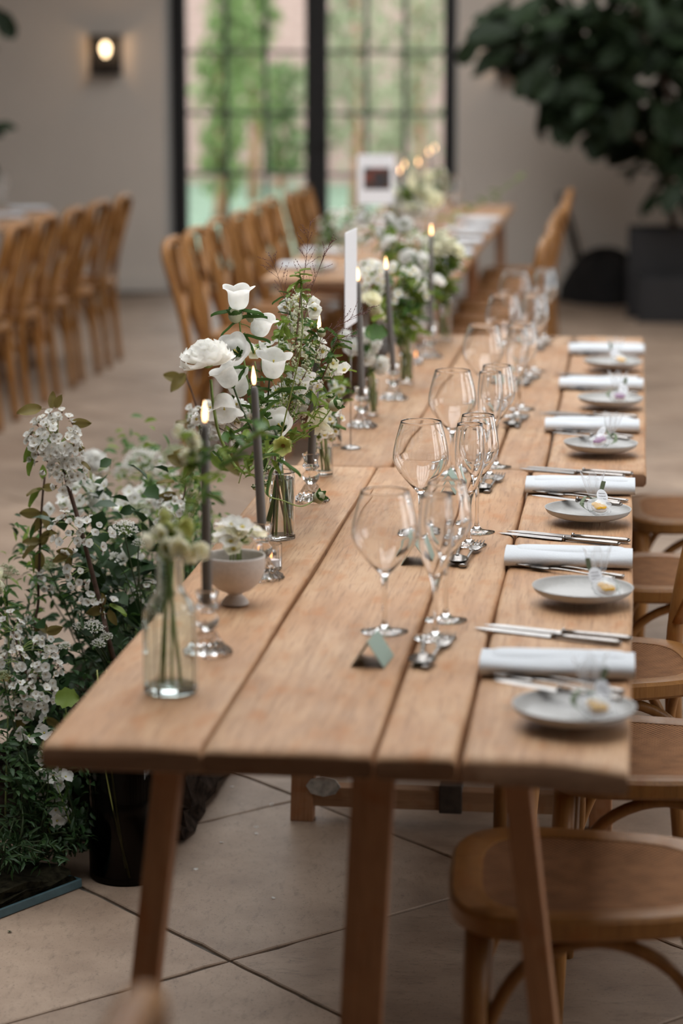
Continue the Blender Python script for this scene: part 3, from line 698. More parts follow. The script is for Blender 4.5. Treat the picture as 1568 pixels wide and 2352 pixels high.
def knife_mesh(Lk=0.250, blade=0.135, w_=0.018):
    mb = MB()
    def bl(u, v, s):
        x = blade * u; top = w_ / 2 * min(1, (u * 5) ** 0.6 if u < 0.2 else 1)
        y = (v - 0.5) * 2 * (w_ / 2 * (min(1, (u / 0.25)) ** 0.6)); return (x, y, 0.0024 + s * 0.0009 * (0.15 + v) * min(1, u * 6))
    mb.grid(lambda u, v: bl(u, v, 1), 12, 3); mb.grid(lambda u, v: bl(u, 1 - v, -1), 12, 3)
    mb.lathe([(0.0, 0), (0.006, 0.001), (0.0055, 0.004), (0.004, 0.006), (0, 0.007)], 10, M=T(blade - 0.001, 0, 0.0045) @ RY(PI / 2))
    mb.tube([(blade + 0.004, 0, 0.0045), (blade + 0.03, 0, 0.005), (Lk - 0.02, 0, 0.0055), (Lk - 0.004, 0, 0.0055), (Lk, 0, 0.0055)], [0.0052, 0.006, 0.0075, 0.0072, 0.004], 10, flat=0.62)
    return mb
def butter_mesh(): return knife_mesh(0.205, 0.105, 0.014)
MF, MS, MK, MBK = fork_mesh().mesh('fork', M_SILVER), spoon_mesh().mesh('spoon', M_SILVER), knife_mesh().mesh('knife', M_SILVER), butter_mesh().mesh('butter_knife', M_SILVER)
MDF = fork_mesh(0.205).mesh('dessert_fork', M_SILVER)
def lay(name, me, label, cat, grp, tip, rz, tilt=0.0, z=None):
    o = put(name, me); tag(o, label, cat, grp)
    o.location = (tip[0], tip[1], ZT if z is None else z); o.rotation_euler = (0, tilt, rz); return o

# napkins: linen folded and rolled flat, the rolled layers showing at one end
def napkin_mesh(seed):
    rnd = random.Random(seed); mb = MB(); Ln = 0.226; n = 14
    out = []
    for i in range(36):                             # flattened roll cross-section, y across, z up
        q = 2 * PI * i / 36; c, s = math.cos(q), math.sin(q)
        out.append((0.050 * math.copysign(abs(c) ** 0.62, c), 0.0135 + 0.0135 * math.copysign(abs(s) ** 0.75, s)))
    ph = rnd.uniform(0, 6); fold = rnd.uniform(0.5, 0.8)
    def sec(u, k):
        y, z = out[k % 36]; sc = 1 + 0.05 * math.sin(u * 5 + ph) + (0.02 * math.sin(u * 17 + ph) if z > 0.013 else 0)
        zz = z * (1 + 0.05 * math.sin(u * 7 + ph * 2 + y * 40)) if z > 0.006 else z
        return (u * Ln, y * sc, zz)
    vs = []; fs = []
    for i in range(n + 1):
        for k in range(36): vs.append(sec(i / n, k))
    for i in range(n):
        for k in range(36): fs.append((i * 36 + k, i * 36 + (k + 1) % 36, (i + 1) * 36 + (k + 1) % 36, (i + 1) * 36 + k))
    mb.add(vs, fs)
    for end in (0, 1):                              # layers of the roll seen at the ends
        sp = []
        for i in range(60):
            q = i / 60 * 2 * PI * 2.6; sh = 1 - i / 60 * 0.86
            c, s = math.cos(q), math.sin(q)
            sp.append((0.050 * sh * math.copysign(abs(c) ** 0.62, c), 0.0135 + 0.0135 * sh * math.copysign(abs(s) ** 0.75, s)))
        vs = []; fs = []
        for y, z in sp: vs += [(end * Ln, y, z), (end * Ln + (0.014 if end == 0 else -0.014), y, z)]
        for i in range(59): fs.append((2 * i, 2 * i + 1, 2 * i + 3, 2 * i + 2))
        mb.add(vs, fs)
    return mb
def fold_flap(seed):
    rnd = random.Random(seed)
    return MB().grid(lambda u, v: (0.012 + 0.205 * u, 0.040 - 0.062 * v, 0.0298 - 0.0075 * abs(2 * v - 1) ** 5 - 0.006 * abs(2 * u - 1) ** 14), 24, 10)
NY = [3.475, 4.25, 4.98, 5.82, 6.57, 7.35]
MPLATE = None
def plate_mesh():
    R_ = 0.083
    return MB().lathe(smooth_prof([(0, 0.0035), (R_ * 0.5, 0.0037), (R_ * 0.78, 0.0052), (R_ * 0.93, 0.0115), (R_, 0.0185)], 4) + smooth_prof([(R_ + 0.0012, 0.0183), (R_ * 0.94, 0.0085), (R_ * 0.76, 0.002), (R_ * 0.62, 0.0005), (0, 0.0005)], 4), 56).mesh('side_plate', M_PLATE)
MPLATE = plate_mesh()
M_PANSY_Y = petal_mat('pansy_yellow', (0.75, 0.42, 0.03), 0.2)
M_PANSY_P = petal_mat('pansy_purple', (0.24, 0.06, 0.20), 0.2)
M_PANSY_W = petal_mat('pressed_white', (0.82, 0.80, 0.72), 0.2)
M_SWEET = plain('sugar_glass_sweet', (0.75, 0.66, 0.60), 0.25)
M_INK = plain('grey_ink', (0.25, 0.25, 0.27), 0.8)
def favour(k, loc, rz, flower):
    """clear bag twisted shut with a ribbon, sweet with a pressed flower inside, paper tag; lies along local -Y with the gathered neck at +Y"""
    t = thing('favour_bag', '', 'favour', loc, rz, 'wedding favours on the side plates')
    fcol = {'y': M_PANSY_Y, 'p': M_PANSY_P}[flower]
    rnd = random.Random(100 + k)
    bag = MB()
    def sec(u, q):
        r = 0.021 * (math.sin(PI * min(1, 0.12 + 0.88 * u)) ** 0.6) * (1 - 0.12 * math.sin(5 * q + u * 7)) + 0.003
        return (r * math.cos(q), -0.058 + 0.060 * u, 0.016 + 0.008 * u + r * 0.62 * math.sin(q))
    bag.grid(lambda u, v: sec(u, 2 * PI * v), 10, 16)
    bag.build('bag', M_CELLO, t)
    MB().grid(lambda u, v: ((0.004 + 0.017 * u ** 0.8) * math.cos(2 * PI * v) * (1 + 0.30 * math.sin(9 * v * PI * 2 / 2.25 + 1)), 0.004 + 0.012 * u + 0.010 * u * math.sin(6 * PI * v), 0.024 + 0.050 * u + 0.008 * u * math.cos(8 * PI * v)), 8, 26).build('bag_ruffle', M_CELLO, t)
    MB().lathe([(0, 0), (0.015, 0), (0.0165, 0.003), (0.015, 0.006), (0, 0.0065)], 16, M=T(0.001, -0.030, 0.016) @ RX(0.45)).build('sweet', M_SWEET, t)
    fl = MB()
    for i in range(5):
        q = 2 * PI * i / 5 + 0.3; m_ = 1 if i in (0, 1) else 0
        fl.lathe([(0.0075, 0.0), (0.006, 0.001), (0, 0.0015)], 9, mi=m_, M=T(0.001, -0.032, 0.0225) @ RX(0.45) @ T(0.0085 * math.cos(q), 0.0085 * math.sin(q), 0.0004 * i))
    fl.lathe([(0.004, 0.0), (0, 0.002)], 8, mi=0, M=T(0.001, -0.032, 0.0245) @ RX(0.45))
    fl.build('pressed_flower', [fcol, M_PANSY_W if flower == 'y' else M_PANSY_P], t)
    rb = MB()                                        # ribbon: knot, loop and two tails
    def strip(pts, w_=0.0045):
        P = smooth_path(pts, 5)
        for i in range(len(P) - 1):
            a, b = P[i], P[i + 1]; d = (b - a).normalized(); s = d.cross(Vector((0.2, 0.3, 1))).normalized() * w_
            rb.add([a - s, a + s, b + s, b - s, a - s + Vector((0, 0, 0.0006)), a + s + Vector((0, 0, 0.0006)), b + s + Vector((0, 0, 0.0006)), b - s + Vector((0, 0, 0.0006))], [(0, 1, 2, 3), (7, 6, 5, 4)])
    rb.ball((0, 0.004, 0.025), 0.0065, 8)
    sgn = 1 if k % 2 == 0 else -1
    strip([(0, 0.004, 0.026), (sgn * 0.014, 0.008, 0.040), (sgn * 0.020, 0.006, 0.062)])
    strip([(0, 0.004, 0.026), (-sgn * 0.016, 0.002, 0.034), (-sgn * 0.028, -0.010, 0.020), (-sgn * 0.016, -0.024, 0.010), (0, -0.018, 0.012)])
    rb.build('ribbon', M_RIBBON, t)
    tg = MB().lathe([(0, 0), (0.0115, 0), (0.0115, 0.0007), (0, 0.0007)], 20, M=T(0.012 * sgn, -0.012, 0.036) @ RX(0.9) @ RY(0.15 * sgn) @ SC(1, 1.35, 1)).build('paper_tag', M_CARD, t, 'auto')
    ink = MB()
    for r_ in range(3):
        pts = [(0.012 * sgn - 0.007 + 0.014 * i / 9, 0, 0) for i in range(10)]
        base = T(0.012 * sgn, -0.012, 0.036) @ RX(0.9) @ RY(0.15 * sgn)
        ink.tube([base @ Vector((-0.007 + 0.014 * i / 9, 0.006 - 0.006 * r_ + 0.0011 * math.sin(i * 2.4 + r_), 0.0012)) for i in range(10)], 0.00035, 4)
    ink.build('handwriting', M_INK, tg)
    return t

for k in range(6):
    y = NY[k]; pl = PL[k]; sc = 1.0
    xs = -0.222 if k < 3 else (-0.212 if k < 5 else -0.198)
    xs = [-0.208, -0.212, -0.208, -0.198, -0.186, -0.182][k]
    nk = thing('napkin', 'white linen napkin rolled flat at ' + pl, 'napkin', (xs, y, ZT), U(-0.02, 0.02), 'rolled white napkins')
    napkin_mesh(k).build('roll', M_LINEN, nk); fold_flap(k).build('fold', M_LINEN, nk)
    kn = []
    for j, (dx, dy, a) in enumerate([(-0.028, 0.262, -0.375), (-0.014, 0.285, -0.345)]):
        lay('dinner_knife', MK, ('broader silver dinner knife nearer the napkin at ' if j == 0 else 'silver knife on the far side of its pair at ') + pl, 'knife', 'silver knives beside the napkins', (xs + dx, y + dy), a + U(-0.02, 0.02))
    pc = Vector([(-0.064, 3.19), (-0.068, 3.935), (-0.073, 4.64), (-0.060, 5.455), (-0.046, 6.19), (-0.046, 6.95)][k])
    for j, (dx, dy, a) in enumerate([(0.012, -0.035, -0.47), (0.031, -0.012, -0.50)]):
        lay('fork', MF, ('silver fork poking out furthest from under the side plate at ' if j == 0 else 'silver fork half hidden under the side plate at ') + pl, 'fork', 'silver forks beside the napkins', (xs + dx, y + dy), a)
    p = put('side_plate', MPLATE); p.location = (pc.x, pc.y, ZT + 0.012); p.rotation_euler = (0, 0.012, 0)
    tag(p, 'pale grey stoneware side plate at ' + pl, 'plate', 'stoneware side plates')
    if k in (0, 2, 3):
        lay('butter_knife', MBK, 'small silver butter knife resting across the plate at ' + pl, 'butter knife', 'butter knives', (pc.x - 0.115, pc.y + 0.105), -0.5, z=ZT + 0.0315)
    f = favour(k, (pc.x + [0.024, 0.028, 0.012, 0.018, 0.02, 0.012][k], pc.y + [0.002, -0.006, 0.012, 0.0, 0.0, 0.0][k], ZT + 0.0165), [0.25, 0.35, 0.3, -0.7, 0.1, 0.3][k], 'yyyppy'[k])
    f['label'] = 'cellophane favour with ribbon and %s pressed flower at %s' % ('yellow' if 'yyyppy'[k] == 'y' else 'pink', pl)
    # dessert fork and spoon lying lengthwise, place card
    fx = -0.268 + (0.012 if k > 2 else 0); fy = WY[k] - 0.035
    lay('dessert_fork', MDF, 'dessert fork with its tines under the flute foot at ' + pl, 'fork', 'dessert forks', (fx, fy), -PI / 2 - 0.10 + U(-0.05, 0.05), z=ZT + 0.001)
    lay('dessert_spoon', MS, 'dessert spoon lying beside the dessert fork at ' + pl, 'spoon', 'dessert spoons', (fx - 0.028, fy - 0.195), PI / 2 + 0.04 + U(-0.05, 0.05))
    cd = thing('place_card', 'sage green folded place card at ' + pl, 'place card', ((-0.366 if k < 3 else -0.35) + U(-0.008, 0.008), WY[k] - 0.19, ZT), U(-0.14, 0.0), 'sage place cards')
    hw, hh, hl = 0.025, 0.039, 0.040
    for s in (-1, 1):
        n_ = Vector((s * hh, 0, hw)).normalized() * 0.0005
        q = [Vector((s * hw, -hl, 0.0003)), Vector((s * hw, hl, 0.0003)), Vector((0, hl, hh)), Vector((0, -hl, hh))]
        MB().add([v + n_ for v in q] + [v - n_ for v in q], [(0, 1, 2, 3), (7, 6, 5, 4), (0, 4, 5, 1), (2, 6, 7, 3), (1, 5, 6, 2), (0, 3, 7, 4)]).build('card_leaf', M_SAGE, cd, smooth=False)

# ================================================================== CANDLES, VASES, BOWLS, CARDS
def flame(parent, r=1.0):
    fm = MB().lathe([(0, 0.0), (0.0035, 0.003), (0.0062, 0.011), (0.0062, 0.018), (0.0038, 0.029), (0.0012, 0.038), (0, 0.041)], 10)
    o = fm.mesh('flame', [M_FLAMEB, M_FLAME])
    for p in o.polygons:
        p.material_index = 0 if p.center.z < 0.007 else 1
    return o
FLAME_ME = flame(None)
TEA_FLAME = MB().lathe([(0, 0.0), (0.0050, 0.006), (0.0056, 0.016), (0.003, 0.03), (0, 0.038)], 10).mesh('tealight_flame', emit('tealight_flame', (1.0, 0.42, 0.16), 4.0))
def candlestick_mesh():
    fac = lambda q, r, z: 1 + (0.07 * math.cos(12 * q) if z < 0.036 and r > 0.012 else (0.05 * math.cos(8 * q) if z > 0.068 and r > 0.014 else 0))
    pr = [(0, 0.0005), (0.034, 0.0005), (0.0365, 0.003), (0.036, 0.006), (0.027, 0.012), (0.019, 0.023), (0.0135, 0.034), (0.0105, 0.037), (0.012, 0.040), (0.0165, 0.046), (0.018, 0.052), (0.0165, 0.058), (0.0115, 0.063),
          (0.0105, 0.066), (0.0155, 0.070), (0.0172, 0.073), (0.0145, 0.077), (0.014, 0.084), (0.016, 0.092), (0.0175, 0.0965), (0.016, 0.099), (0.0092, 0.099), (0.0086, 0.094), (0.0085, 0.078), (0.0, 0.077)]
    return MB().lathe(pr, 48, rfun=fac).mesh('candlestick', M_GLASS, 'auto')
CS_ME = candlestick_mesh()
ncs = 0
def candle_set(base, fl_px, label_c, label_s, Yf=None, lit=True):
    base = Vector((base[0], base[1], ZT)); fl_ = ony(fl_px[0], fl_px[1], base.y) if Yf is None else Vector(Yf)
    s = put('candlestick', CS_ME); s.location = base; tag(s, label_s, 'candlestick', 'pressed glass candlesticks')
    b = base + Vector((0, 0, 0.0785)); tip = fl_ - Vector((0, 0, 0.016)); d = tip - b; L_ = d.length - 0.006
    c = thing('taper_candle', label_c, 'candle', b, 0, 'charcoal taper candles')
    c.rotation_euler = d.to_track_quat('Z', 'Y').to_euler()
    MB().lathe([(0, 0), (0.0080, 0), (0.0082, 0.02), (0.0074, L_ * 0.55), (0.0063, L_ - 0.010), (0.0052, L_ - 0.002), (0.0025, L_), (0, L_ - 0.001)], 18).build('wax', M_WAX, c)
    MB().tube([(0, 0, L_ - 0.002), (0.0008, 0, L_ + 0.007)], 0.0008, 5).build('wick', M_WICK, c)
    if lit:
        f = put('flame', FLAME_ME, c, T(0, 0, L_ + 0.001) @ SC(0.62, 0.62, 0.85)); f['label'] = 'small bright candle flame'
cl_ = ['nearest', 'second', 'third', 'fourth', 'fifth', 'sixth']
b1 = onz(477, 1502); b2 = onz(603, 1330); b3 = onz(714, 1152); b4 = onz(831, 982); b5 = onz(903, 918); b6 = onz(988, 822)
wh = ['beside the aqua bottle', 'behind the footed bowl', 'beside the brown-stemmed bottle', 'beside the card stand', 'beside the green-stemmed vase', 'at the far end of the table']
for k, (b, fp) in enumerate([(b1, (470, 940)), (b2, (583, 858)), (b3, (732, 737)), (b4, (822, 626)), (b5, (887, 600)), (b6, (990, 524))]):
    candle_set(b, fp, '%s charcoal taper candle burning, %s' % (cl_[k], wh[k]), 'pressed glass candlestick of the %s candle, %s' % (cl_[k], wh[k]))

def vessel(name, label, cat, loc, outer, th, mat, n=40, rfun=None, water=None, lip=True, group=None, rz=0, smooth='auto'):
    """outer: [(r, z)] from the bottom centre up to the rim; the inside follows it at wall thickness th"""
    t = thing(name, label, cat, loc, rz, group)
    o = smooth_prof(outer, 4) if smooth != 'flat' else outer
    inner = [(max(r - th, 0.001), z) for r, z in o if z > 0.006 and r > th * 1.5]
    pr = [(0, 0.0005)] + o + [(inner[-1][0], o[-1][1])] + inner[::-1] + [(0, max(0.006, inner[0][1]))]
    MB().lathe(pr, n, rfun=rfun).build('glass_body', mat, t, 'auto')
    if water:
        wi = [(r * 0.985 - 0.0003, z) for r, z in inner if z < water]
        wi = [(0, wi[0][1] + 0.0006)] + [(r, z + 0.0006) for r, z in wi] + [(wi[-1][0], water), (0, water)]
        MB().lathe(wi, n, rfun=rfun).build('water', M_WATER, t, 'auto')
    return t
octo = lambda q, r, z: 1.0 if z > 0.132 else (lambda a: 0.955 / max(math.cos(a), 0.93) if True else 1)(((q + PI / 8) % (PI / 4)) - PI / 8)
V1 = onz(393, 1590); V2 = onz(640, 1236); V3 = onz(744, 1092); V4 = onz(766, 1022); V5 = onz(854, 955); V6 = onz(932, 880); V7 = onz(968, 790); V8 = onz(1025, 778)
vessel('glass_bottle', 'pale aqua glass bottle with faceted sides and shoulders, nearest on the table', 'bottle', (V1.x, V1.y, ZT), [(0.030, 0.0005), (0.037, 0.004), (0.0385, 0.012), (0.0385, 0.11), (0.036, 0.124), (0.027, 0.140), (0.0205, 0.150), (0.0190, 0.166), (0.0188, 0.192), (0.0215, 0.197), (0.0210, 0.203)], 0.0026, M_GLASSB, 48, octo)
vessel('apothecary_bottle', 'clear round apothecary bottle holding thick green and brown stems', 'bottle', (V2.x, V2.y, ZT), [(0.026, 0.0005), (0.0305, 0.003), (0.0315, 0.008), (0.0315, 0.112), (0.0290, 0.128), (0.0200, 0.140), (0.0135, 0.147), (0.0125, 0.160), (0.0125, 0.172), (0.0158, 0.177), (0.0150, 0.182)], 0.0022, M_GLASS, 40, water=0.115)
rib = lambda q, r, z: 1 + 0.018 * math.cos(20 * q)
vessel('ribbed_vase', 'small ribbed glass tumbler vase behind the third candlestick', 'vase', (V3.x, V3.y, ZT), [(0.016, 0.0005), (0.0185, 0.003), (0.019, 0.01), (0.0195, 0.098), (0.0198, 0.1)], 0.002, M_GLASS, 60, rib, water=0.06)
vessel('bottle_vase', 'slim clear bottle vase half hidden behind the ribbed vase', 'vase', (V4.x, V4.y, ZT), [(0.016, 0.0005), (0.019, 0.004), (0.019, 0.10), (0.012, 0.125), (0.010, 0.135), (0.011, 0.15)], 0.002, M_GLASS, 32, water=0.07)
vessel('tube_vase', 'small clear vase packed with green stems beside the card stand', 'vase', (V5.x, V5.y, ZT), [(0.015, 0.0005), (0.0175, 0.003), (0.018, 0.01), (0.018, 0.085), (0.0178, 0.092)], 0.002, M_GLASS, 32, water=0.06)
vessel('tall_vase', 'taller clear vase with long green stems halfway along the far table half', 'vase', (V6.x, V6.y, ZT), [(0.017, 0.0005), (0.020, 0.003), (0.021, 0.01), (0.022, 0.12), (0.0225, 0.13)], 0.002, M_GLASS, 32, water=0.08)
vessel('tall_vase', 'clear vase of white flowers beside the grey bowl at the far end', 'vase', (V7.x + 0.02, V7.y + 0.02, ZT), [(0.019, 0.0005), (0.022, 0.003), (0.023, 0.01), (0.024, 0.12), (0.0245, 0.13)], 0.002, M_GLASS, 32, water=0.08)
vessel('tall_vase', 'clear vase at the very far table end by the brown chairs', 'vase', (V8.x, V8.y - 0.05, ZT), [(0.017, 0.0005), (0.020, 0.003), (0.021, 0.01), (0.022, 0.12), (0.0225, 0.13)], 0.002, M_GLASS, 32, water=0.08)
def footed_bowl(label, loc, s=1.0):
    t = thing('footed_bowl', label, 'bowl', loc, 0, None); t.scale = (s,) * 3
    out = smooth_prof([(0.0165, 0.021), (0.030, 0.028), (0.043, 0.042), (0.0495, 0.060), (0.0505, 0.082)], 5)
    inn = smooth_prof([(0, 0.028), (0.027, 0.032), (0.040, 0.045), (0.0465, 0.062), (0.0478, 0.0825)], 5)
    foot = [(0, 0.0005), (0.022, 0.0005), (0.0228, 0.002), (0.0222, 0.0045), (0.017, 0.011), (0.0115, 0.0155), (0.0115, 0.0175)]
    MB().lathe(foot + [(0.0115, 0.0178), (0.0, 0.0178)], 40).build('foot', M_CERAM, t, 'auto')
    MB().lathe([(0, 0.0176), (0.011, 0.0178)] + out + [(0.0498, 0.0838), (0.0488, 0.0838)] + inn[::-1], 56).build('bowl_body', M_CERAM, t)
    return t
BW = onz(540, 1388)
footed_bowl('white ceramic footed bowl holding cream flowers', (BW.x, BW.y, ZT))
BW2 = onz(966, 803)
footed_bowl('second pale footed bowl at the far end of the table', (BW2.x, BW2.y, ZT))
def tealight(label, px, py):
    p = onz(px, py); t = thing('tealight_holder', label, 'tealight', (p.x, p.y, ZT), 0, 'ribbed glass tealights')
    o = [(0, 0.0005), (0.0170, 0.0005), (0.0185, 0.003), (0.0185, 0.045), (0.0188, 0.0465), (0.0165, 0.0465), (0.0160, 0.044), (0.0160, 0.007), (0, 0.006)]
    MB().lathe(o, 48, rfun=lambda q, r, z: 1 + (0.02 * math.cos(16 * q) if r > 0.0168 else 0)).build('glass_cup', M_GLASS, t, 'auto')
    MB().lathe([(0, 0.0068), (0.0150, 0.0068), (0.0150, 0.019), (0, 0.019)], 20).build('wax', M_CARD, t, 'auto')
    f = put('flame', FLAME_ME, t, T(0, 0, 0.020) @ SC(0.55)); f.data = TEA_FLAME
    return t
tealight('small ribbed glass tealight glowing behind the white bowl', 623, 1308)
tealight('small lit tealight near the far footed bowl', 955, 836)

def card_stand(label, loc, rz, z0, z1, w_, photo=False):
    t = thing('card_stand', label, 'card stand', loc, rz, 'white table cards on wire stands')
    MB().lathe([(0, 0.0003), (0.0235, 0.0003), (0.024, 0.0012), (0.021, 0.003), (0.010, 0.0062), (0.004, 0.0075), (0, 0.008)], 28).build('base', M_SILVER, t)
    MB().tube([(0, 0, 0.005), (0, 0, z0 + 0.02)], 0.0012, 6).build('rod', M_SILVER, t)
    MB().tube([(0.0025 * math.cos(q) + 0.0, 0.002, z0 + 0.014 + 0.01 * math.sin(q)) for q in [i * PI / 6 for i in range(13)]], 0.0009, 5).build('clip', M_SILVER, t)
    c = MB().bbox((0, 0, (z0 + z1) / 2), (w_, 0.0022, z1 - z0), 0.0006).build('card', M_CARD, t, smooth=False)
    if photo:
        m, nt, p = newmat('printed_photo'); L = nt.links.new
        tc = nd(nt, 'ShaderNodeTexCoord'); no = nd(nt, 'ShaderNodeTexNoise'); no.inputs['Scale'].default_value = 22; no.inputs['Detail'].default_value = 3; L(tc.outputs['Object'], no.inputs['Vector'])
        r = nd(nt, 'ShaderNodeValToRGB'); L(no.outputs['Fac'], r.inputs[0]); e = r.color_ramp.elements
        e[0].position = 0.36; e[0].color = (0.03, 0.035, 0.05, 1); e[1].position = 0.66; e[1].color = (0.24, 0.05, 0.035, 1); q = e.new(0.48); q.color = (0.035, 0.03, 0.02, 1); q = e.new(0.58); q.color = (0.14, 0.04, 0.03, 1)
        L(r.outputs[0], p.inputs['Base Color'])
        h = z1 - z0
        MB().box((0.005, -0.0014, z0 + h * 0.52), (w_ * 0.72, 0.0006, h * 0.44)).build('photo_print', m, c, smooth=False)
    return t
d1 = onz(805, 1030)
zt_, zb_ = ony(812, 530, d1.y).z - 0.76, ony(800, 748, d1.y).z - 0.76
card_stand('white card on a wire stand seen edge-on among the candles', (d1.x, d1.y, ZT), PI / 2 - 0.045, zb_, zt_, 0.165)
d2 = ony(863, 412, 11.0); za = ony(863, 470, 11.0).z - 0.76; zb = ony(863, 355, 11.0).z - 0.76
card_stand('white card with a dark reddish photograph on the far table', (d2.x, d2.y, ZT), YAW * 0.8, za, zb, 0.168, True)

# far tables: blurred settings
NTH = ['first', 'second', 'third', 'fourth', 'fifth', 'sixth', 'seventh', 'eighth', 'ninth', 'tenth', 'eleventh', 'twelfth']
for k in range(5):
    y = 10.15 + 0.74 * k
    nk = thing('napkin', 'blurred white napkin on the doors table, %s from the front, fig side' % NTH[k], 'napkin', (-0.935, y, ZT), U(-0.03, 0.03), 'napkins on the far table'); napkin_mesh(k).build('roll', M_LINEN, nk)
    p = put('side_plate', MPLATE); p.location = (-0.80, y - 0.28, ZT); tag(p, 'blurred pale plate on the table at the french doors, %s from the front' % NTH[k], 'plate', 'plates on the far table')
    for j in range(2):
        dup([red0, white0][j], (-1.06 + 0.09 * j, y + 0.20 + 0.05 * j, ZT), 0, 'blurred %s wine glass, %s from the front on the doors table' % (['rounder', 'slimmer'][j], NTH[k]), 'glasses on the far table')
    nk = thing('napkin', 'blurred white napkin on the doors table, %s from the front, chair row side' % NTH[k], 'napkin', (-1.475, y, ZT), U(-0.03, 0.03), 'napkins on the chair row side'); napkin_mesh(k + 9).build('roll', M_LINEN, nk)
for k in range(4):
    y = 11.7 + 0.6 * k
    for j in range(2):
        dup([red0, white0][j], (-3.62 + 0.09 * j, y - 0.05 * j, ZT), 0, 'blurred %s wine glass, %s from the front on the lantern table' % (['rounder', 'slimmer'][j], NTH[k]), 'glasses on the lantern table')
    nk = thing('napkin', 'blurred white rolled napkin on the lantern table, %s from the front' % NTH[k], 'napkin', (-3.56, y + 0.2, ZT), 0.02, 'napkins on the lantern table'); napkin_mesh(k).build('roll', M_LINEN, nk)
for k, (x, y, Yc) in enumerate([(918, 388, 11.6), (929, 374, 12.3), (960, 369, 12.6), (985, 346, 13.4), (998, 337, 14.2)]):
    f = onz(x, y, 1.135)
    candle_set((f.x, f.y), (x, y), 'blurred burning taper on the far tables, %s from the front' % ['first', 'second', 'third', 'fourth', 'fifth'][k], 'blurred glass candlestick under the %s far taper' % ['first', 'second', 'third', 'fourth', 'fifth'][k], Yf=(f.x, f.y, 1.135))
RANK = ['highest', 'second-highest', 'third-highest', 'fourth-highest', 'fifth-highest', 'sixth-highest', 'seventh-highest', 'eighth-highest', 'ninth-highest', 'tenth-highest', 'eleventh-highest', 'lowest']

# ================================================================== FLOWERS
P_WHITE = petal_mat('white_petal', (0.96, 0.95, 0.915), 0.5)
P_CREAM = petal_mat('cream_petal', (0.94, 0.92, 0.75), 0.5)
P_LIME = petal_mat('lime_petal', (0.62, 0.64, 0.25), 0.30)
P_BUD = petal_mat('cream_bud', (0.62, 0.62, 0.42), 0.2)
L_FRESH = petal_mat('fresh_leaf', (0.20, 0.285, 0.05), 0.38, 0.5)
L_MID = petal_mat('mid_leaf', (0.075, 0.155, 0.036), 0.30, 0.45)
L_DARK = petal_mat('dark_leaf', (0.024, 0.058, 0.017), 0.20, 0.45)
L_BRONZE = petal_mat('bronze_leaf', (0.20, 0.21, 0.055), 0.30, 0.5, col2=(0.24, 0.14, 0.055))
S_GREEN = plain('green_stem', (0.24, 0.33, 0.085), 0.5, var=0.2, scale=40)
S_DARKG = plain('dark_green_stem', (0.05, 0.085, 0.03), 0.5, var=0.2, scale=40)
S_BROWN = plain('brown_twig', (0.085, 0.045, 0.03), 0.7, var=0.3, scale=60, bump=0.3)
S_RED = plain('red_brown_twig', (0.15, 0.065, 0.045), 0.6, var=0.2, scale=60)
M_EYE = plain('flower_eye', (0.30, 0.14, 0.05), 0.7)
M_STAM = plain('yellow_stamen', (0.62, 0.50, 0.12), 0.7)
M_SEED = plain('purple_seed', (0.13, 0.045, 0.05), 0.6)

def petal(Lp, Wp, cup=0.3, curl=0.0, ruf=0.0, nu=4, nv=3, notch=0.0, ph=0.0, pw=0.7, taper=0.08):
    mb = MB()
    def f(u, v):
        s = 2 * v - 1; w_ = Wp * max(math.sin(PI * (taper + (0.90 - taper) * u)), 0.02) ** pw
        y = Lp * u * (1 - notch * (1 - abs(s)) * (u ** 6)) - Lp * 0.16 * (u ** 4) * s * s
        return (s * w_, y, cup * Wp * s * s * (0.4 + 0.6 * u) + curl * Lp * u * u + ruf * Wp * math.sin(s * 5 + ph) * u * u)
    return mb.grid(f, nu, nv)
def ring(mb, pt, n, open_, mi=0, z=0.0, off=0.0, rot=0.0, rnd=None):
    for i in range(n):
        j = rnd.uniform(-0.12, 0.12) if rnd else 0
        mb.join(pt, RZ(2 * PI * i / n + rot + j) @ T(0, off, z) @ RX(open_ + j), mi)
_mc = {}
def cached(key, fn):
    if key not in _mc: _mc[key] = fn()
    return _mc[key]
def cherry_me(v=0):
    def mk():
        mb = MB(); rn = random.Random(v)
        ring(mb, petal(0.0108, 0.0056, 0.32, -0.05, 0.14, 5, 4, notch=0.14, ph=v, pw=0.66, taper=0.08), 5, 0.05 + 0.34 * v, 0, 0.0005, 0.0008, rnd=rn)
        mb.lathe([(0.0014, 0.0), (0.0010, 0.0010), (0, 0.0013)], 6, 2)
        for i in range(7):
            q = 2 * PI * i / 7; mb.tube([(0, 0, 0.001), (0.003 * math.cos(q), 0.003 * math.sin(q), 0.0048)], 0.00018, 3, 1, False)
            mb.ball((0.003 * math.cos(q), 0.003 * math.sin(q), 0.005), 0.00045, 4, 2)
        mb.lathe([(0, -0.006), (0.0013, -0.004), (0.0016, -0.0015), (0.0022, 0)], 6, 3)
        return mb.mesh('cherry_blossom', [P_WHITE, M_EYE, M_STAM, S_RED])
    return cached(('cherry', v), mk)
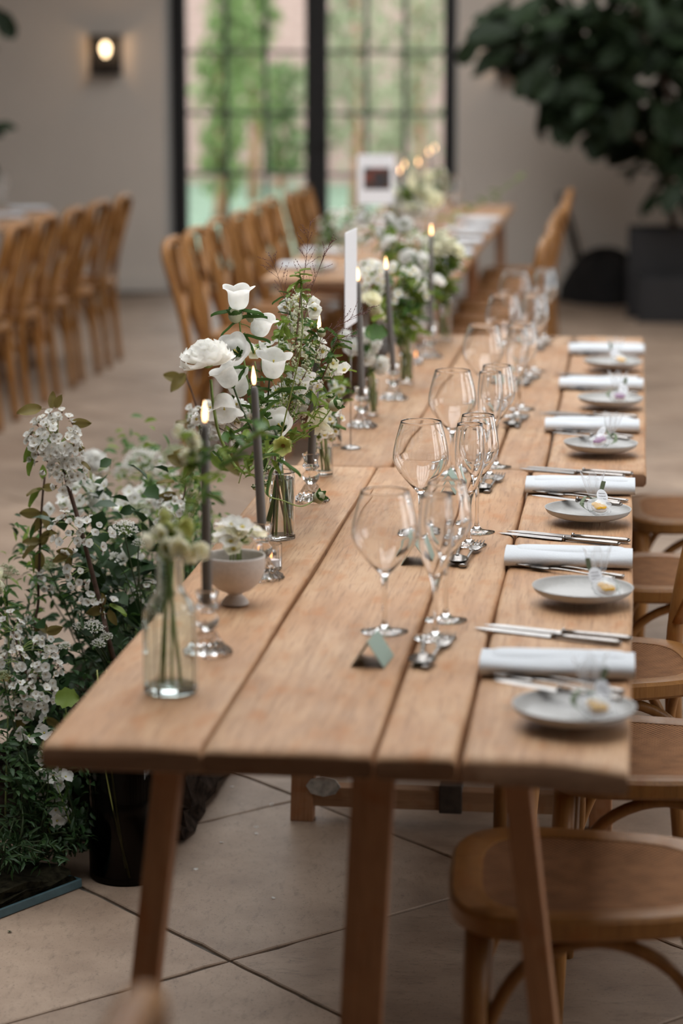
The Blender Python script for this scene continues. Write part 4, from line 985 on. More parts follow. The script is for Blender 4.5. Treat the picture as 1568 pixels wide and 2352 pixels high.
def ranunculus_me():
    def mk():
        mb = MB(); rn = random.Random(2)
        pt = [petal(0.038, 0.021, 0.45, 0.30, 0.10, 7, 6, ph=i, pw=0.5, taper=0.15) for i in range(4)]
        for l, (n, op, z, off) in enumerate([(9, -0.22, -0.002, 0.008), (10, 0.08, 0.002, 0.009), (10, 0.38, 0.005, 0.008), (9, 0.68, 0.008, 0.006), (8, 0.98, 0.010, 0.004), (7, 1.22, 0.011, 0.003)]):
            for i in range(n):
                mb.join(pt[(i + l) % 4], RZ(2 * PI * i / n + l * 0.5 + rn.uniform(-0.2, 0.2)) @ T(0, off, z) @ RX(op + rn.uniform(-0.12, 0.12)) @ SC(rn.uniform(0.9, 1.1) * (1 - 0.05 * l)))
        mb.ball((0, 0, 0.016), 0.014, 10, 0)
        mb.lathe([(0, -0.006), (0.007, -0.004), (0.011, 0.0), (0.008, 0.003)], 10, 1)
        return mb.mesh('ranunculus_head', [P_WHITE, S_GREEN])
    return cached('ran', mk)
def bell_me(op=1.0):
    def mk():
        mb = MB()
        pr = smooth_prof([(0.003, 0.0), (0.013, 0.004), (0.0185, 0.013), (0.0200, 0.024), (0.0205, 0.033), (0.0230, 0.039), (0.0280, 0.0445), (0.0320, 0.0460)], 3)
        n = 40; vs = []; fs = []
        for j, (r, z) in enumerate(pr):
            u = z / 0.0460
            for k in range(n):
                q = 2 * PI * k / n; lob = abs(math.cos(2.5 * q)); e = max(0, u - 0.72) / 0.28
                rr = r * (1 + 0.03 * math.cos(5 * q)) * (1 - 0.10 * e * (1 - lob)) * (1 + (op - 1) * u); zz = z - 0.0055 * e * (1 - lob)
                vs.append((rr * math.cos(q), rr * math.sin(q), zz))
        for j in range(len(pr) - 1):
            for k in range(n): fs.append((j * n + k, j * n + (k + 1) % n, (j + 1) * n + (k + 1) % n, (j + 1) * n + k))
        mb.add(vs, fs, 0)
        mb.tube([(0, 0, 0.004), (0, 0, 0.032)], 0.0011, 6, 1); mb.ball((0, 0, 0.033), 0.0022, 6, 1)
        ring(mb, petal(0.016, 0.0042, 0.3, 0.15, 0, 4, 2), 5, 0.75, 2, 0.0, 0.003)
        mb.lathe([(0, -0.004), (0.004, -0.002), (0.006, 0.001), (0.005, 0.003)], 8, 2)
        return mb.mesh('bell_flower', [P_WHITE, M_STAM, L_MID])
    return cached(('bell', op), mk)
def ruffle_me(mat, seed=0, n=(7, 7, 6), s=0.026):
    def mk():
        mb = MB(); rn = random.Random(seed)
        for l, k in enumerate(n):
            for i in range(k):
                mb.join(petal(s * (1 - 0.16 * l), s * 0.55, 0.3, 0.1, 0.30, 5, 5, ph=rn.uniform(0, 6), notch=0.1), RZ(2 * PI * i / k + l * 0.7 + rn.uniform(-0.2, 0.2)) @ T(0, 0.002, 0.003 * l) @ RX(0.05 + 0.42 * l + rn.uniform(-0.15, 0.15)))
        mb.ball((0, 0, 0.006), 0.0035, 6, 1)
        return mb.mesh('ruffled_flower', [mat, M_STAM])
    return cached(('ruf', mat.name, seed, n, s), mk)
def open_me(mat, n=6, Lp=0.024, Wp=0.011, op=0.35, eye=0.004, eyemat=None, cup=0.35):
    def mk():
        mb = MB(); ring(mb, petal(Lp, Wp, cup, 0.12, 0.06, 5, 4), n, op, 0, 0, 0.002)
        mb.lathe([(eye, 0.0005), (eye * 0.8, eye * 0.7), (0, eye * 0.9)], 8, 1)
        mb.lathe([(0, -0.005), (0.003, -0.003), (0.004, 0)], 7, 2)
        return mb.mesh('open_flower', [mat, eyemat or M_STAM, S_GREEN])
    return cached(('open', mat.name, n, Lp, Wp, op, eye), mk)
def bud_me():
    def mk():
        mb = MB().lathe(smooth_prof([(0.002, 0), (0.0075, 0.004), (0.0092, 0.010), (0.006, 0.017), (0.0015, 0.021)], 3), 12, 0)
        ring(mb, petal(0.021, 0.0062, 0.5, 0.0, 0, 5, 3), 5, 1.18, 1, 0.0005, 0.0035)
        return mb.mesh('flower_bud', [P_BUD, L_MID])
    return cached('bud', mk)
def leaf_me(kind, mat):
    def mk():
        mb = MB()
        if kind == 'lance': f = lambda u, v: ((2 * v - 1) * 0.13 * math.sin(PI * (0.03 + 0.94 * u)) ** 0.8, u, -0.28 * u * u + 0.10 * abs(2 * v - 1) + 0.02 * math.sin(9 * u))
        elif kind == 'oval': f = lambda u, v: ((2 * v - 1) * 0.27 * math.sin(PI * (0.03 + 0.95 * u ** 0.9)) ** 0.75, u, -0.22 * u * u + 0.13 * abs(2 * v - 1) + 0.012 * math.sin(14 * u))
        elif kind == 'round': f = lambda u, v: ((2 * v - 1) * 0.46 * math.sin(PI * (0.05 + 0.93 * u)) ** 0.6 * (1 + 0.16 * math.sin(19 * u)), u, -0.16 * u * u + 0.10 * abs(2 * v - 1) + 0.03 * math.sin(8 * u + 3 * v))
        elif kind == 'fiddle': f = lambda u, v: ((2 * v - 1) * (0.17 + 0.22 * u) * math.sin(PI * (0.04 + 0.94 * u)) ** 0.55, u, -0.30 * u * u + 0.10 * abs(2 * v - 1) + 0.025 * math.sin(10 * u + 6 * v))
        mb.grid(f, 8, 4)
        if kind != 'fiddle': mb.tube([(0, -0.18, 0.0), (0, 0.02, 0.0)], 0.014, 4, 0)
        return mb.mesh(kind + '_leaf', mat)
    return cached(('leaf', kind, mat.name), mk)
def aim_y(d, up=(0, 0, 1), roll=0.0):               # local +Y along d, local +Z near up
    y = Vector(d).normalized(); u = Vector(up)
    if abs(y.dot(u.normalized())) > 0.97: u = Vector((1, 0.2, 0))
    z = (u - y * u.dot(y)).normalized(); x = y.cross(z)
    return Matrix(((x.x, y.x, z.x, 0), (x.y, y.y, z.y, 0), (x.z, y.z, z.z, 0), (0, 0, 0, 1))) @ RY(roll)
class Stem:
    """a cut stem: a thing whose origin is its foot; flowers and leaves are its parts"""
    def __init__(s, name, label, cat, pts, r, mat, group=None, r1=None, n=6, seg=7):
        s.P = smooth_path(pts, n); s.b = Vector(s.P[0]); s.t = thing(name, label, cat, s.b, 0, group)
        N = len(s.P); rr = [r + ((r1 if r1 else r * 0.7) - r) * i / (N - 1) for i in range(N)]
        MB().tube([p - s.b for p in s.P], rr, seg).build('stem', mat, s.t)
    def at(s, u):
        x = u * (len(s.P) - 1); i = min(int(x), len(s.P) - 2); return s.P[i].lerp(s.P[i + 1], x - i)
    def dir(s, u): return (s.at(min(1, u + 0.03)) - s.at(max(0, u - 0.03))).normalized()
    def flower(s, me, p, d, sc=1.0, roll=0.0, stalk=None, mat=None, name=None):
        p = Vector(p)
        if stalk is not None:
            a = Vector(stalk); q = a.lerp(p, 0.55) + Vector((0, 0, 0.15 * (p - a).length))
            MB().tube([v - s.b for v in smooth_path([a, q, p], 4)], 0.0009, 5).build('pedicel', mat or S_GREEN, s.t)
        return put(name or me.name.split('.')[0], me, s.t, T(p - s.b) @ align(d, roll) @ SC(sc))
    def leaf(s, kind, mat, p, d, size, roll=0.0, up=(0, 0, 1)):
        return put('leaf', leaf_me(kind, mat), s.t, T(Vector(p) - s.b) @ aim_y(d, up, roll) @ SC(size))
def rdir(rn, up=0.3): return Vector((rn.gauss(0, 1), rn.gauss(0, 1), rn.gauss(0, 0.7) + up)).normalized()
def O(*pts, Y): return [ony(x, y, Y if not isinstance(Y, list) else Y[i]) for i, (x, y) in enumerate(pts)]
CAMD = Vector((0.1, -1, 0.15))

# ---- front aqua bottle: small cream frilly flowers, blurred
n1 = Vector((V1.x, V1.y, 0.96))
GA = 'stems in the aqua bottle'
for k, (hx, hy, mat, lab) in enumerate([(372, 1228, P_CREAM, 'cream frilly flower leaning out low from the aqua bottle'), (436, 1238, P_CREAM, 'cream frilly flower against the first candle in the aqua bottle'), (405, 1190, P_LIME, 'greenish frilly flower in the middle of the aqua bottle')]):
    h = ony(hx, hy, V1.y + 0.02 * (k - 1)); foot = Vector((V1.x + [0.012, -0.016, 0.004][k], V1.y + [0.01, 0.0, -0.015][k], 0.772))
    st = Stem('garden_flower', lab, 'flower', [foot, n1 + Vector((0.004 * (k - 1), 0, -0.02)), h], 0.0022, S_GREEN, GA)
    [st.flower(open_me(mat, 5, 0.018, 0.009, 0.7), h + Vector((0.011 * math.cos(j * 1.7 + k), 0.008 * math.sin(j * 2.1), -0.010 + 0.011 * math.sin(j * 1.3))), Vector((math.cos(j * 1.7 + k), -0.6, -0.3 + 0.4 * (j % 2)))) for j in range(5)]
    rn = random.Random(k)
    for i in range(4): st.leaf('oval', L_FRESH, st.at(0.72 + 0.06 * i), rdir(rn), U(0.02, 0.032))
st = Stem('foliage_sprig', 'tall green leafy stem rising from the aqua bottle beside the first candle', 'leafy stem', [Vector((V1.x - 0.01, V1.y, 0.772)), n1] + O((425, 1190), (437, 1110), (445, 1050), (440, 1010), Y=V1.y + 0.03), 0.0024, S_GREEN, GA)
rn = random.Random(77)
for i in range(16): st.leaf('lance' if i % 2 else 'oval', L_FRESH if i % 3 else L_MID, st.at(0.5 + 0.5 * i / 16), rdir(rn, 0.5), rn.uniform(0.022, 0.042), rn.uniform(-0.6, 0.6))
for i in range(7):
    p = st.at(0.7 + 0.043 * i) + Vector((rn.uniform(-0.02, 0.02), rn.uniform(-0.01, 0.01), rn.uniform(0, 0.02))); st.flower(ruffle_me(P_CREAM, 5, n=(5, 4), s=0.012), p, rdir(rn, 0.3) + CAMD * 0.5, 1.0, stalk=st.at(0.68 + 0.043 * i))
st = Stem('foliage_sprig', 'arching green stem with small buds over the white bowl', 'leafy stem', [Vector((V1.x + 0.012, V1.y + 0.01, 0.772)), n1] + O((420, 1230), (470, 1120), (545, 1040), (600, 985), Y=V1.y + 0.16), 0.0024, S_GREEN, GA)
for i in range(15): st.leaf('lance' if i % 2 else 'oval', L_FRESH if i % 2 else L_MID, st.at(0.5 + 0.5 * i / 15), rdir(rn, 0.5), rn.uniform(0.025, 0.045), rn.uniform(-0.6, 0.6))

# ---- white bowl: a tuft of cream blossom held upright
GB = 'cream flowers in the white bowl'
for k in range(7):
    q = 2 * PI * k / 7; h = ony(542 + 30 * math.cos(q), 1220 + 18 * math.sin(q), BW.y) + Vector((0, 0.02 * math.sin(q * 2 + 1), 0))
    st = Stem('cream_flower', 'cream flower in the tuft of the white footed bowl', 'flower', [Vector((BW.x + 0.012 * math.cos(q), BW.y + 0.012 * math.sin(q), 0.794)), h.lerp(Vector((BW.x, BW.y, 0.85)), 0.6), h], 0.0016, S_GREEN, GB)
    [st.flower(open_me(P_CREAM if j else P_WHITE, 6, 0.019, 0.0085, 0.25 + 0.2 * j), h + Vector((0.008 * j * math.cos(q * 3), 0.006 * math.sin(q * 2 + j), -0.012 * j)), (h - Vector((BW.x, BW.y, 0.84))).normalized() + CAMD * (0.2 + 0.3 * j), 1.0, q) for j in range(2)]
st = Stem('foliage_sprig', 'short cluster of green stems and buds in the white bowl', 'leafy stem', [Vector((BW.x, BW.y, 0.792))] + O((548, 1262), (566, 1228), Y=BW.y), 0.003, S_GREEN, GB)
for i in range(6): st.leaf('oval', L_FRESH, st.at(0.6 + 0.07 * i), rdir(rn, 0.5), 0.018)

# ---- apothecary bottle: the sharp bouquet
n2 = Vector((V2.x, V2.y, 0.935)); f2 = Vector((V2.x, V2.y, 0.770))
GC = 'stems in the apothecary bottle'
IN_WATER = ['big white many-petalled ranunculus standing out furthest from the bouquet', 'white bellflower stem with the topmost bell of the bouquet', 'thick dark green bellflower stem slanting under the ranunculus', 'leafy green branch with oval leaves beside the third candle flame', 'fat green bud on a long stem bending towards the card stand', 'yellow-green hellebore with a dark eye facing the camera', 'white bellflower stem with big bells in the heart of the bouquet']
def bouquet(label, pts, Y, r=0.002, mat=S_GREEN, name='bellflower', cat='flower', fo=(0, 0), no=None, r1=None):
    no = no or (rn.uniform(-0.006, 0.006), rn.uniform(-0.006, 0.006))
    foot = [f2 + Vector((fo[0], fo[1], 0.0))] if label in IN_WATER else [n2 + Vector((no[0], no[1], -0.028))]
    return Stem(name, label, cat, foot + [n2 + Vector((no[0], no[1], 0))] + O(*pts, Y=Y), r, mat, GC, r1)
st = bouquet('big white many-petalled ranunculus standing out furthest from the bouquet', [(560, 1085), (508, 1010), (490, 930), (484, 872)], 4.36, 0.0032, S_GREEN, 'ranunculus', fo=(-0.018, 0.008), r1=0.0028)
hd = ony(477, 838, 4.36); st.flower(ranunculus_me(), hd, Vector((-0.22, 0.10, 1)), 1.10)
st.flower(bell_me(1.15), ony(512, 905, 4.38), Vector((0.15, -0.5, -0.8)), 0.95, stalk=st.at(0.8))
st = bouquet('white bellflower stem with the topmost bell of the bouquet', [(600, 985), (566, 860), (552, 760), (548, 716)], 4.50, 0.0022, S_GREEN, fo=(0.012, -0.01))
st.flower(bell_me(), ony(547, 712, 4.50), Vector((0.02, -0.12, 1)), 1.0)
st.flower(bell_me(), ony(590, 772, 4.52), Vector((0.35, -0.15, 0.95)), 0.95, stalk=st.at(0.86))
st.flower(bell_me(1.1), ony(548, 812, 4.48), Vector((-0.1, -1, 0.35)), 0.95, stalk=st.at(0.78))
st.flower(bud_me(), ony(543, 742, 4.50), Vector((-0.1, -0.2, 1)), 1.5); st.flower(bud_me(), ony(573, 740, 4.51), Vector((0.3, -0.1, 1)), 1.1)
for (x, y, dx, dz, s_) in [(548, 718, -1, 0.1, 0.052), (548, 718, 1, 0.15, 0.05), (553, 735, 1, 0.35, 0.055), (545, 742, -0.6, -0.3, 0.04), (552, 770, -1, -0.55, 0.058), (556, 775, 1, 0.1, 0.058), (556, 770, 0.7, -0.7, 0.04), (566, 850, -1, 0.2, 0.06), (566, 850, -0.6, -0.8, 0.06), (570, 880, 1, 0.4, 0.05)]:
    st.leaf('lance', L_MID, ony(x, y, 4.50), Vector((dx, -0.25, dz)), s_, rn.uniform(-0.5, 0.5))
st = bouquet('white bellflower stem with big bells in the heart of the bouquet', [(615, 960), (618, 880), (622, 850)], 4.54, 0.0022, S_DARKG, fo=(-0.008, -0.014))
st.flower(bell_me(1.05), ony(625, 868, 4.54), Vector((0.12, -0.25, 1)), 1.08); st.flower(bell_me(), ony(556, 908, 4.50), Vector((-0.35, -0.4, 1)), 1.0, stalk=st.at(0.8))
st.flower(bell_me(1.1), ony(650, 985, 4.50), Vector((-0.15, -0.8, 0.4)), 0.9, stalk=st.at(0.7)); st.flower(bell_me(), ony(684, 905, 4.62), Vector((0.2, -0.3, 1)), 0.95, stalk=st.at(0.85))
for (x, y, dx, dz, s_) in [(640, 905, 1, 0.5, 0.06), (622, 900, -1, 0.3, 0.05), (650, 900, 1, -0.2, 0.05), (690, 1000, -0.5, 0.3, 0.045), (610, 950, -1, -0.4, 0.055), (600, 930, 0.6, 0.7, 0.05)]:
    st.leaf('lance', L_MID, ony(x, y, 4.54), Vector((dx, -0.3, dz)), s_, rn.uniform(-0.5, 0.5))
st = bouquet('thick dark green bellflower stem slanting under the ranunculus', [(600, 1020), (560, 950), (537, 892)], 4.42, 0.0026, S_DARKG, fo=(0.016, 0.006))
st.flower(bell_me(), ony(535, 888, 4.42), Vector((-0.5, -0.2, 0.9)), 0.95)
for (x, y, dx, dz) in [(590, 1005, 1, 0.2), (575, 985, -1, -0.1), (600, 1030, 0.3, -1)]: st.leaf('lance', L_MID, ony(x, y, 4.42), Vector((dx, -0.2, dz)), 0.05)
# small-budded reddish branches
def waxflower(label, pts, Y, span, seed, nb=46, spread=0.035, leafy=6):
    r_ = random.Random(seed); st = bouquet(label, pts, Y, 0.0019, S_RED, 'budded_branch', 'branch', fo=(r_.uniform(-0.015, 0.015), r_.uniform(-0.015, 0.015)), r1=0.0011)
    tw = MB(); bu = MB()
    for i in range(nb):
        u = span[0] + (span[1] - span[0]) * (i + r_.random()) / nb; a = st.at(u); d = rdir(r_, 0.35); L_ = spread * r_.uniform(0.35, 1.0) * (1.15 - 0.6 * (u - span[0]) / (span[1] - span[0]))
        e = a + d * L_; tw.tube([a - st.b, a.lerp(e, 0.5) - st.b + Vector((0, 0, 0.003)), e - st.b], 0.0005, 4)
        for j in range(3):
            c = e + rdir(r_, 0.3) * 0.005 * j; bu.ball(c - st.b, r_.uniform(0.0014, 0.0030), 6)
    tw.build('twigs', S_GREEN, st.t); tag(bu.build('tiny_buds', P_BUD, st.t), kind='stuff')
    for i in range(leafy):
        u = 0.45 + 0.5 * r_.random(); st.leaf('lance', L_MID if i % 2 else L_FRESH, st.at(u), rdir(r_, 0.5), r_.uniform(0.02, 0.035), r_.uniform(-0.6, 0.6))
    return st
st = waxflower('red-stemmed branch of tiny cream buds rising highest behind the bellflowers', [(655, 960), (672, 860), (682, 760), (690, 672)], 4.62, (0.52, 1.0), 1, 60)
waxflower('shorter budded branch leaning towards the card stand', [(668, 970), (695, 890), (735, 800)], 4.66, (0.55, 1.0), 2, 42)
waxflower('budded branch low between the bells and the third candle', [(655, 1000), (665, 930), (705, 850)], 4.58, (0.6, 1.0), 3, 36)
# leafy branch with oval leaves
st = bouquet('leafy green branch with oval leaves beside the third candle flame', [(690, 960), (735, 880), (762, 812), (775, 775)], 4.72, 0.0018, S_RED, 'leafy_branch', 'branch', fo=(0.01, 0.012))
r_ = random.Random(4)
for i in range(30):
    u = 0.55 + 0.45 * i / 30; st.leaf('oval' if i % 3 else 'lance', [L_MID, L_FRESH, L_MID][i % 3], st.at(u), rdir(r_, 0.45), r_.uniform(0.018, 0.034), r_.uniform(-0.7, 0.7))
for (x, y) in ((737, 775), (700, 848), (757, 925)): st.flower(bud_me(), ony(x, y, 4.70), Vector((0.1, -0.2, 1)), 0.95, stalk=ony(x - 5, y + 22, 4.70))
# budding green stem bending towards the third candlestick, cream columbine
st = bouquet('fat green bud on a long stem bending towards the card stand', [(668, 1018), (705, 995), (738, 968), (760, 938)], 4.50, 0.0019, S_GREEN, 'budding_flower', 'flower', fo=(0.018, -0.004))
st.flower(bud_me(), ony(757, 938, 4.50), Vector((0.75, -0.2, 0.45)), 1.3)
for (x, y, dx, dz) in [(672, 1012, 0.2, 1), (690, 1000, -0.8, 0.3), (700, 990, 0.8, 0.5), (668, 1020, -1, 0.1), (655, 1040, -0.6, -0.7)]: st.leaf('oval', L_FRESH, ony(x, y, 4.5), Vector((dx, -0.2, dz)), 0.03)
st = bouquet('cream nodding flower with pointed petals above the ribbed vase', [(690, 1000), (715, 950), (728, 930)], 4.74, 0.0018, S_GREEN, 'columbine', 'flower', fo=(0.002, 0.016))
st.flower(open_me(P_CREAM, 6, 0.034, 0.012, 0.5), ony(722, 945, 4.74), Vector((0.5, -0.6, -0.55)), 1.0)
st.flower(open_me(P_CREAM, 5, 0.030, 0.012, 0.75), ony(738, 968, 4.74), Vector((0.2, -0.3, -0.95)), 1.0, stalk=st.at(0.9))
st = bouquet('yellow-green hellebore with a dark eye facing the camera', [(636, 1062), (642, 1040), (648, 1028)], 4.26, 0.0022, S_GREEN, 'hellebore', 'flower', fo=(-0.002, -0.018))
st.flower(open_me(P_LIME, 6, 0.023, 0.013, 0.62, 0.004, M_EYE), ony(650, 1024, 4.25), Vector((0.05, -1, 0.12)), 1.0)
for (x, y, dx, dz) in [(640, 1050, -1, 0.2), (636, 1060, 1, -0.3), (632, 1075, -0.5, -1), (612, 985, -0.6, 0.4), (600, 960, 0.5, 0.8), (610, 1010, -0.9, -0.2), (590, 1000, 0.2, 1)]: st.leaf('lance', L_MID, ony(x, y, 4.2), Vector((dx, -0.2, dz)), 0.05)
st = Stem('budding_flower', 'striped green bud on a stem curling out over the candlestick foot', 'flower', [f2 + Vector((-0.014, -0.012, 0)), n2] + O((607, 1085), (612, 1135), (650, 1150), (690, 1163), (722, 1150), Y=[4.38, 4.34, 4.36, 4.42, 4.46]), 0.0015, S_GREEN, GC)
st.flower(bud_me(), ony(722, 1150, 4.46), Vector((0.6, -0.3, 0.5)), 1.25)
for (x, y) in ((606, 1090), (622, 1082), (598, 1110), (615, 1118), (588, 1125)): st.flower(bud_me(), ony(x, y, 4.36), Vector((U(-0.4, 0.4), -0.3, 0.7)), 0.55)
# pale blossom behind the bouquet, in the slim bottle
GD = 'stems in the slim bottle vase'
for k, (hx, hy) in enumerate([(700, 880), (650, 896), (668, 918), (640, 932), (690, 936), (600, 942), (560, 946), (500, 950), (470, 965), (520, 978)]):
    h = ony(hx, hy, 4.72 + 0.03 * (k % 3)); a = Vector((V2.x - 0.01, V2.y + 0.012, 0.93))
    st = Stem('blossom_sprig', RANK[k] + ' white blossom sprig deep inside the bouquet', 'flower', [n2 + Vector((0.0015 * (k - 4), 0.004, -0.03)), n2 + Vector((0.002 * (k - 4), 0.005, 0.01)), a.lerp(h, 0.5) + Vector((0, 0.02, -0.01)), h], 0.0014, S_BROWN if k > 6 else S_GREEN, 'white blossom stems inside the bouquet')
    r_ = random.Random(300 + k)
    for i in range(7): st.flower(ruffle_me(P_WHITE, 20 + i % 2, n=(5, 4), s=0.0155), h + rdir(r_, 0.2) * 0.022, rdir(r_, 0.2) + CAMD * 0.8, r_.uniform(0.8, 1.2))
    for i in range(3): st.leaf('oval', L_BRONZE if k > 6 else L_MID, h + rdir(r_) * 0.02, rdir(r_, 0.2), 0.035)
for k, (lab, pts, Y, n_, mt, kd) in enumerate([
    ('leafy green stem filling the bouquet under the big bells', [(605, 1010), (600, 950), (590, 905)], 4.46, 20, L_MID, 'oval'),
    ('fresh green stem pushing out between the bells and the budded branches', [(650, 960), (645, 860), (640, 780), (655, 730)], 4.60, 26, L_FRESH, 'oval'),
    ('narrow-leaved stem behind the second flame', [(640, 980), (600, 900), (585, 830)], 4.62, 20, L_MID, 'lance'),
    ('fresh leafy stem low over the bottle neck', [(680, 1010), (715, 960), (735, 905)], 4.56, 24, L_FRESH, 'lance'),
    ('leafy stem standing straight among the budded branches', [(680, 960), (700, 860), (715, 780), (712, 740)], 4.70, 26, L_MID, 'oval'),
    ('green stem drooping in front of the second candle', [(615, 1050), (585, 1050), (560, 1075), (548, 1110)], 4.22, 18, L_FRESH, 'lance'),
    ('leafy stem hanging low beside the ranunculus stem', [(610, 1040), (560, 1010), (530, 1030), (505, 1070)], 4.26, 20, L_MID, 'oval')]):
    st = bouquet(lab, pts, Y, 0.0014, S_GREEN, 'foliage_sprig', 'leafy stem', fo=(rn.uniform(-0.012, 0.012), rn.uniform(-0.012, 0.012)))
    r_ = random.Random(500 + k)
    for i in range(n_): st.leaf(kd, mt if i % 4 else L_FRESH, st.at(0.42 + 0.58 * i / n_) + rdir(r_) * 0.012, rdir(r_, 0.35), r_.uniform(0.018, 0.036), r_.uniform(-0.7, 0.7))
for k, (hx, hy, Y) in enumerate([(668, 690, 4.72), (705, 712, 4.74), (655, 745, 4.72), (640, 800, 4.70), (690, 760, 4.76), (720, 800, 4.78), (600, 812, 4.68), (770, 850, 4.8)]):
    h = ony(hx, hy, Y)
    st = bouquet(RANK[k] + ' loose white flower cluster behind the budded branches', [(660, 960), ((hx + 660) // 2, (hy + 960) // 2), (hx, hy)], Y, 0.0011, S_GREEN, 'blossom_sprig', 'flower'); st.t['group'] = 'loose white flower clusters'
    r_ = random.Random(900 + k)
    for i in range(6): st.flower(open_me(P_WHITE if i % 3 else P_CREAM, 5, 0.014, 0.008, 0.35), h + rdir(r_, 0.1) * 0.019, rdir(r_, 0.3) + CAMD * 0.7, r_.uniform(0.8, 1.2), stalk=h if i % 2 else None)
    for i in range(7): st.leaf('oval' if i % 2 else 'lance', L_FRESH if i % 2 else L_MID, h + rdir(r_) * 0.02, rdir(r_, 0.2), r_.uniform(0.018, 0.03), r_.uniform(-0.6, 0.6))
# fine grass heads
def grass_head(label, foot, pts, seed, n=26, L_=0.05, top=0.45):
    r_ = random.Random(seed); st = Stem('grass_head', label, 'grass', [Vector(foot)] + pts, 0.0007, S_RED, 'fine grass heads', 0.00035, seg=5)
    tw = MB(); sd = MB()
    for i in range(n):
        u = top + (1 - top) * i / n; a = st.at(u); d = (st.dir(u) * 0.9 + rdir(r_, 0.15) * 0.8).normalized(); l = L_ * r_.uniform(0.5, 1.1) * (1.15 - 0.7 * (u - top) / (1 - top))
        e = a + d * l; tw.tube([a - st.b, e - st.b], 0.00028, 4)
        for j in range(4):
            c = a.lerp(e, 0.45 + 0.55 * j / 3) + rdir(r_) * 0.0015
            sd.lathe([(0, 0), (0.0007, 0.0016), (0, 0.0042)], 5, M=T(c - st.b) @ align(d + rdir(r_) * 0.4))
    tw.build('twigs', S_RED, st.t); tag(sd.build('seeds', M_SEED, st.t), kind='stuff')
grass_head('fine reddish grass head standing highest over the bouquet', n2, O((672, 900), (688, 720), (702, 600), (712, 512), Y=4.62), 1)
grass_head('fine reddish grass head leaning towards the row of chairs', n2, O((668, 900), (665, 740), (640, 640), (622, 590), Y=4.64), 2, 20)
grass_head('fine reddish grass head leaning over the card', n2, O((690, 900), (740, 780), (800, 735), (850, 705), Y=4.66), 3, 22)
grass_head('low reddish grass head beside the third flame', n2, O((690, 920), (740, 830), (780, 780), (812, 770), Y=4.68), 4, 18, 0.04)
grass_head('fine grass head between the two highest budded branches', n2, O((675, 880), (700, 720), (735, 610), (760, 555), Y=4.68), 5, 22)

# stems standing in the smaller vases, blurred flowers above them
def filler(label, V, heads, nst, seed, mat=P_WHITE, size=0.026, grp=None, leafk='oval', Lm=L_FRESH, nl=8, kind='ruf', zf=0.772, vr=0.011):
    r_ = random.Random(seed); od = sorted(range(len(heads)), key=lambda i: (heads[i][1], heads[i][0])); rk = {i: n_ for n_, i in enumerate(od)}
    for k, (x, y, Y) in enumerate(heads):
        h = ony(x, y, Y); f = Vector((V.x + r_.uniform(-vr, vr), V.y + r_.uniform(-vr, vr), zf)); q = Vector((V.x + r_.uniform(-vr, vr), V.y + r_.uniform(-vr, vr), zf + 0.085))
        st = Stem('vase_flower', (RANK[rk[k]] if rk[k] < len(heads) - 1 else 'lowest') + ' ' + label if len(heads) > 1 else label, 'flower', [f, q, q.lerp(h, 0.5) + Vector((0, 0, 0.02)), h], 0.0022, S_GREEN, grp, n=4, seg=6)
        if kind == 'ruf': st.flower(ruffle_me(mat, seed % 5, n=(7, 6, 5), s=size), h, rdir(r_, 0.5) + CAMD * 0.8)
        elif kind == 'multi':
            for i in range(7): st.flower(open_me(mat, 5, size * 0.45, size * 0.24, 0.3), h + rdir(r_, 0.2) * size * 1.1, rdir(r_, 0.2) + CAMD * 0.9)
        elif kind == 'dome':
            for i in range(60):
                d = rdir(r_, 0.35); st.flower(open_me(mat, 5, 0.012, 0.0075, 0.2), h + d * size, d, 1.0, r_.uniform(0, 6))
        for i in range(int(nl * 1.6)): st.leaf(leafk, Lm if i % 3 else L_MID, st.at(0.45 + 0.55 * r_.random()) + rdir(r_) * 0.015, rdir(r_, 0.4), r_.uniform(0.028, 0.052), r_.uniform(-0.6, 0.6))
filler('short green cut stem in the ribbed vase behind the third candlestick', V3, [(742, 1000, 5.06), (752, 985, 5.08), (735, 995, 5.05), (765, 960, 5.08)], 4, 41, P_WHITE, 0.018, 'stems in the ribbed vase', kind='multi', nl=5)
filler('white flower in the slim bottle vase behind the ribbed vase', V4, [(775, 900, 5.5), (762, 925, 5.48)], 2, 42, P_WHITE, 0.022, 'stems in the slim bottle vase', kind='multi', nl=5, vr=0.006)
filler('white frilly flower in the small green-stemmed vase by the card stand', V5, [(835, 775, 5.9), (868, 790, 5.92), (812, 800, 5.88), (840, 820, 5.9), (875, 840, 5.95), (795, 780, 5.9)], 6, 43, P_WHITE, 0.026, 'flowers in the small vase by the card stand', nl=3, vr=0.009)
st = Stem('foliage_sprig', 'broad green leaf in front of the card stand', 'leaf', [Vector((V5.x, V5.y, 0.77)), Vector((V5.x, V5.y, 0.87))] + O((850, 790), (845, 762), Y=5.85), 0.002, S_GREEN); st.leaf('round', L_MID, ony(838, 765, 5.85), Vector((1, -0.1, 0.05)), 0.055, 0.9); st.leaf('round', L_FRESH, ony(860, 740, 5.87), Vector((0.4, -0.4, 0.5)), 0.04)
filler('big white domed flower head among the far candles', V6, [(848, 640, 6.5)], 1, 44, P_WHITE, 0.048, None, kind='dome', nl=6, vr=0.012)
filler('cream flower below the white dome among the far candles', V6, [(852, 690, 6.4), (870, 712, 6.45)], 2, 45, P_CREAM, 0.030, 'cream flowers below the white dome', nl=5)
filler('small white daisy-like flower in the tall vase', V6, [(905, 655, 6.6), (940, 640, 6.6), (925, 625, 6.65), (912, 690, 6.6), (955, 668, 6.6)], 5, 46, P_WHITE, 0.028, 'daisy-like flowers in the tall vase', kind='multi', nl=10)
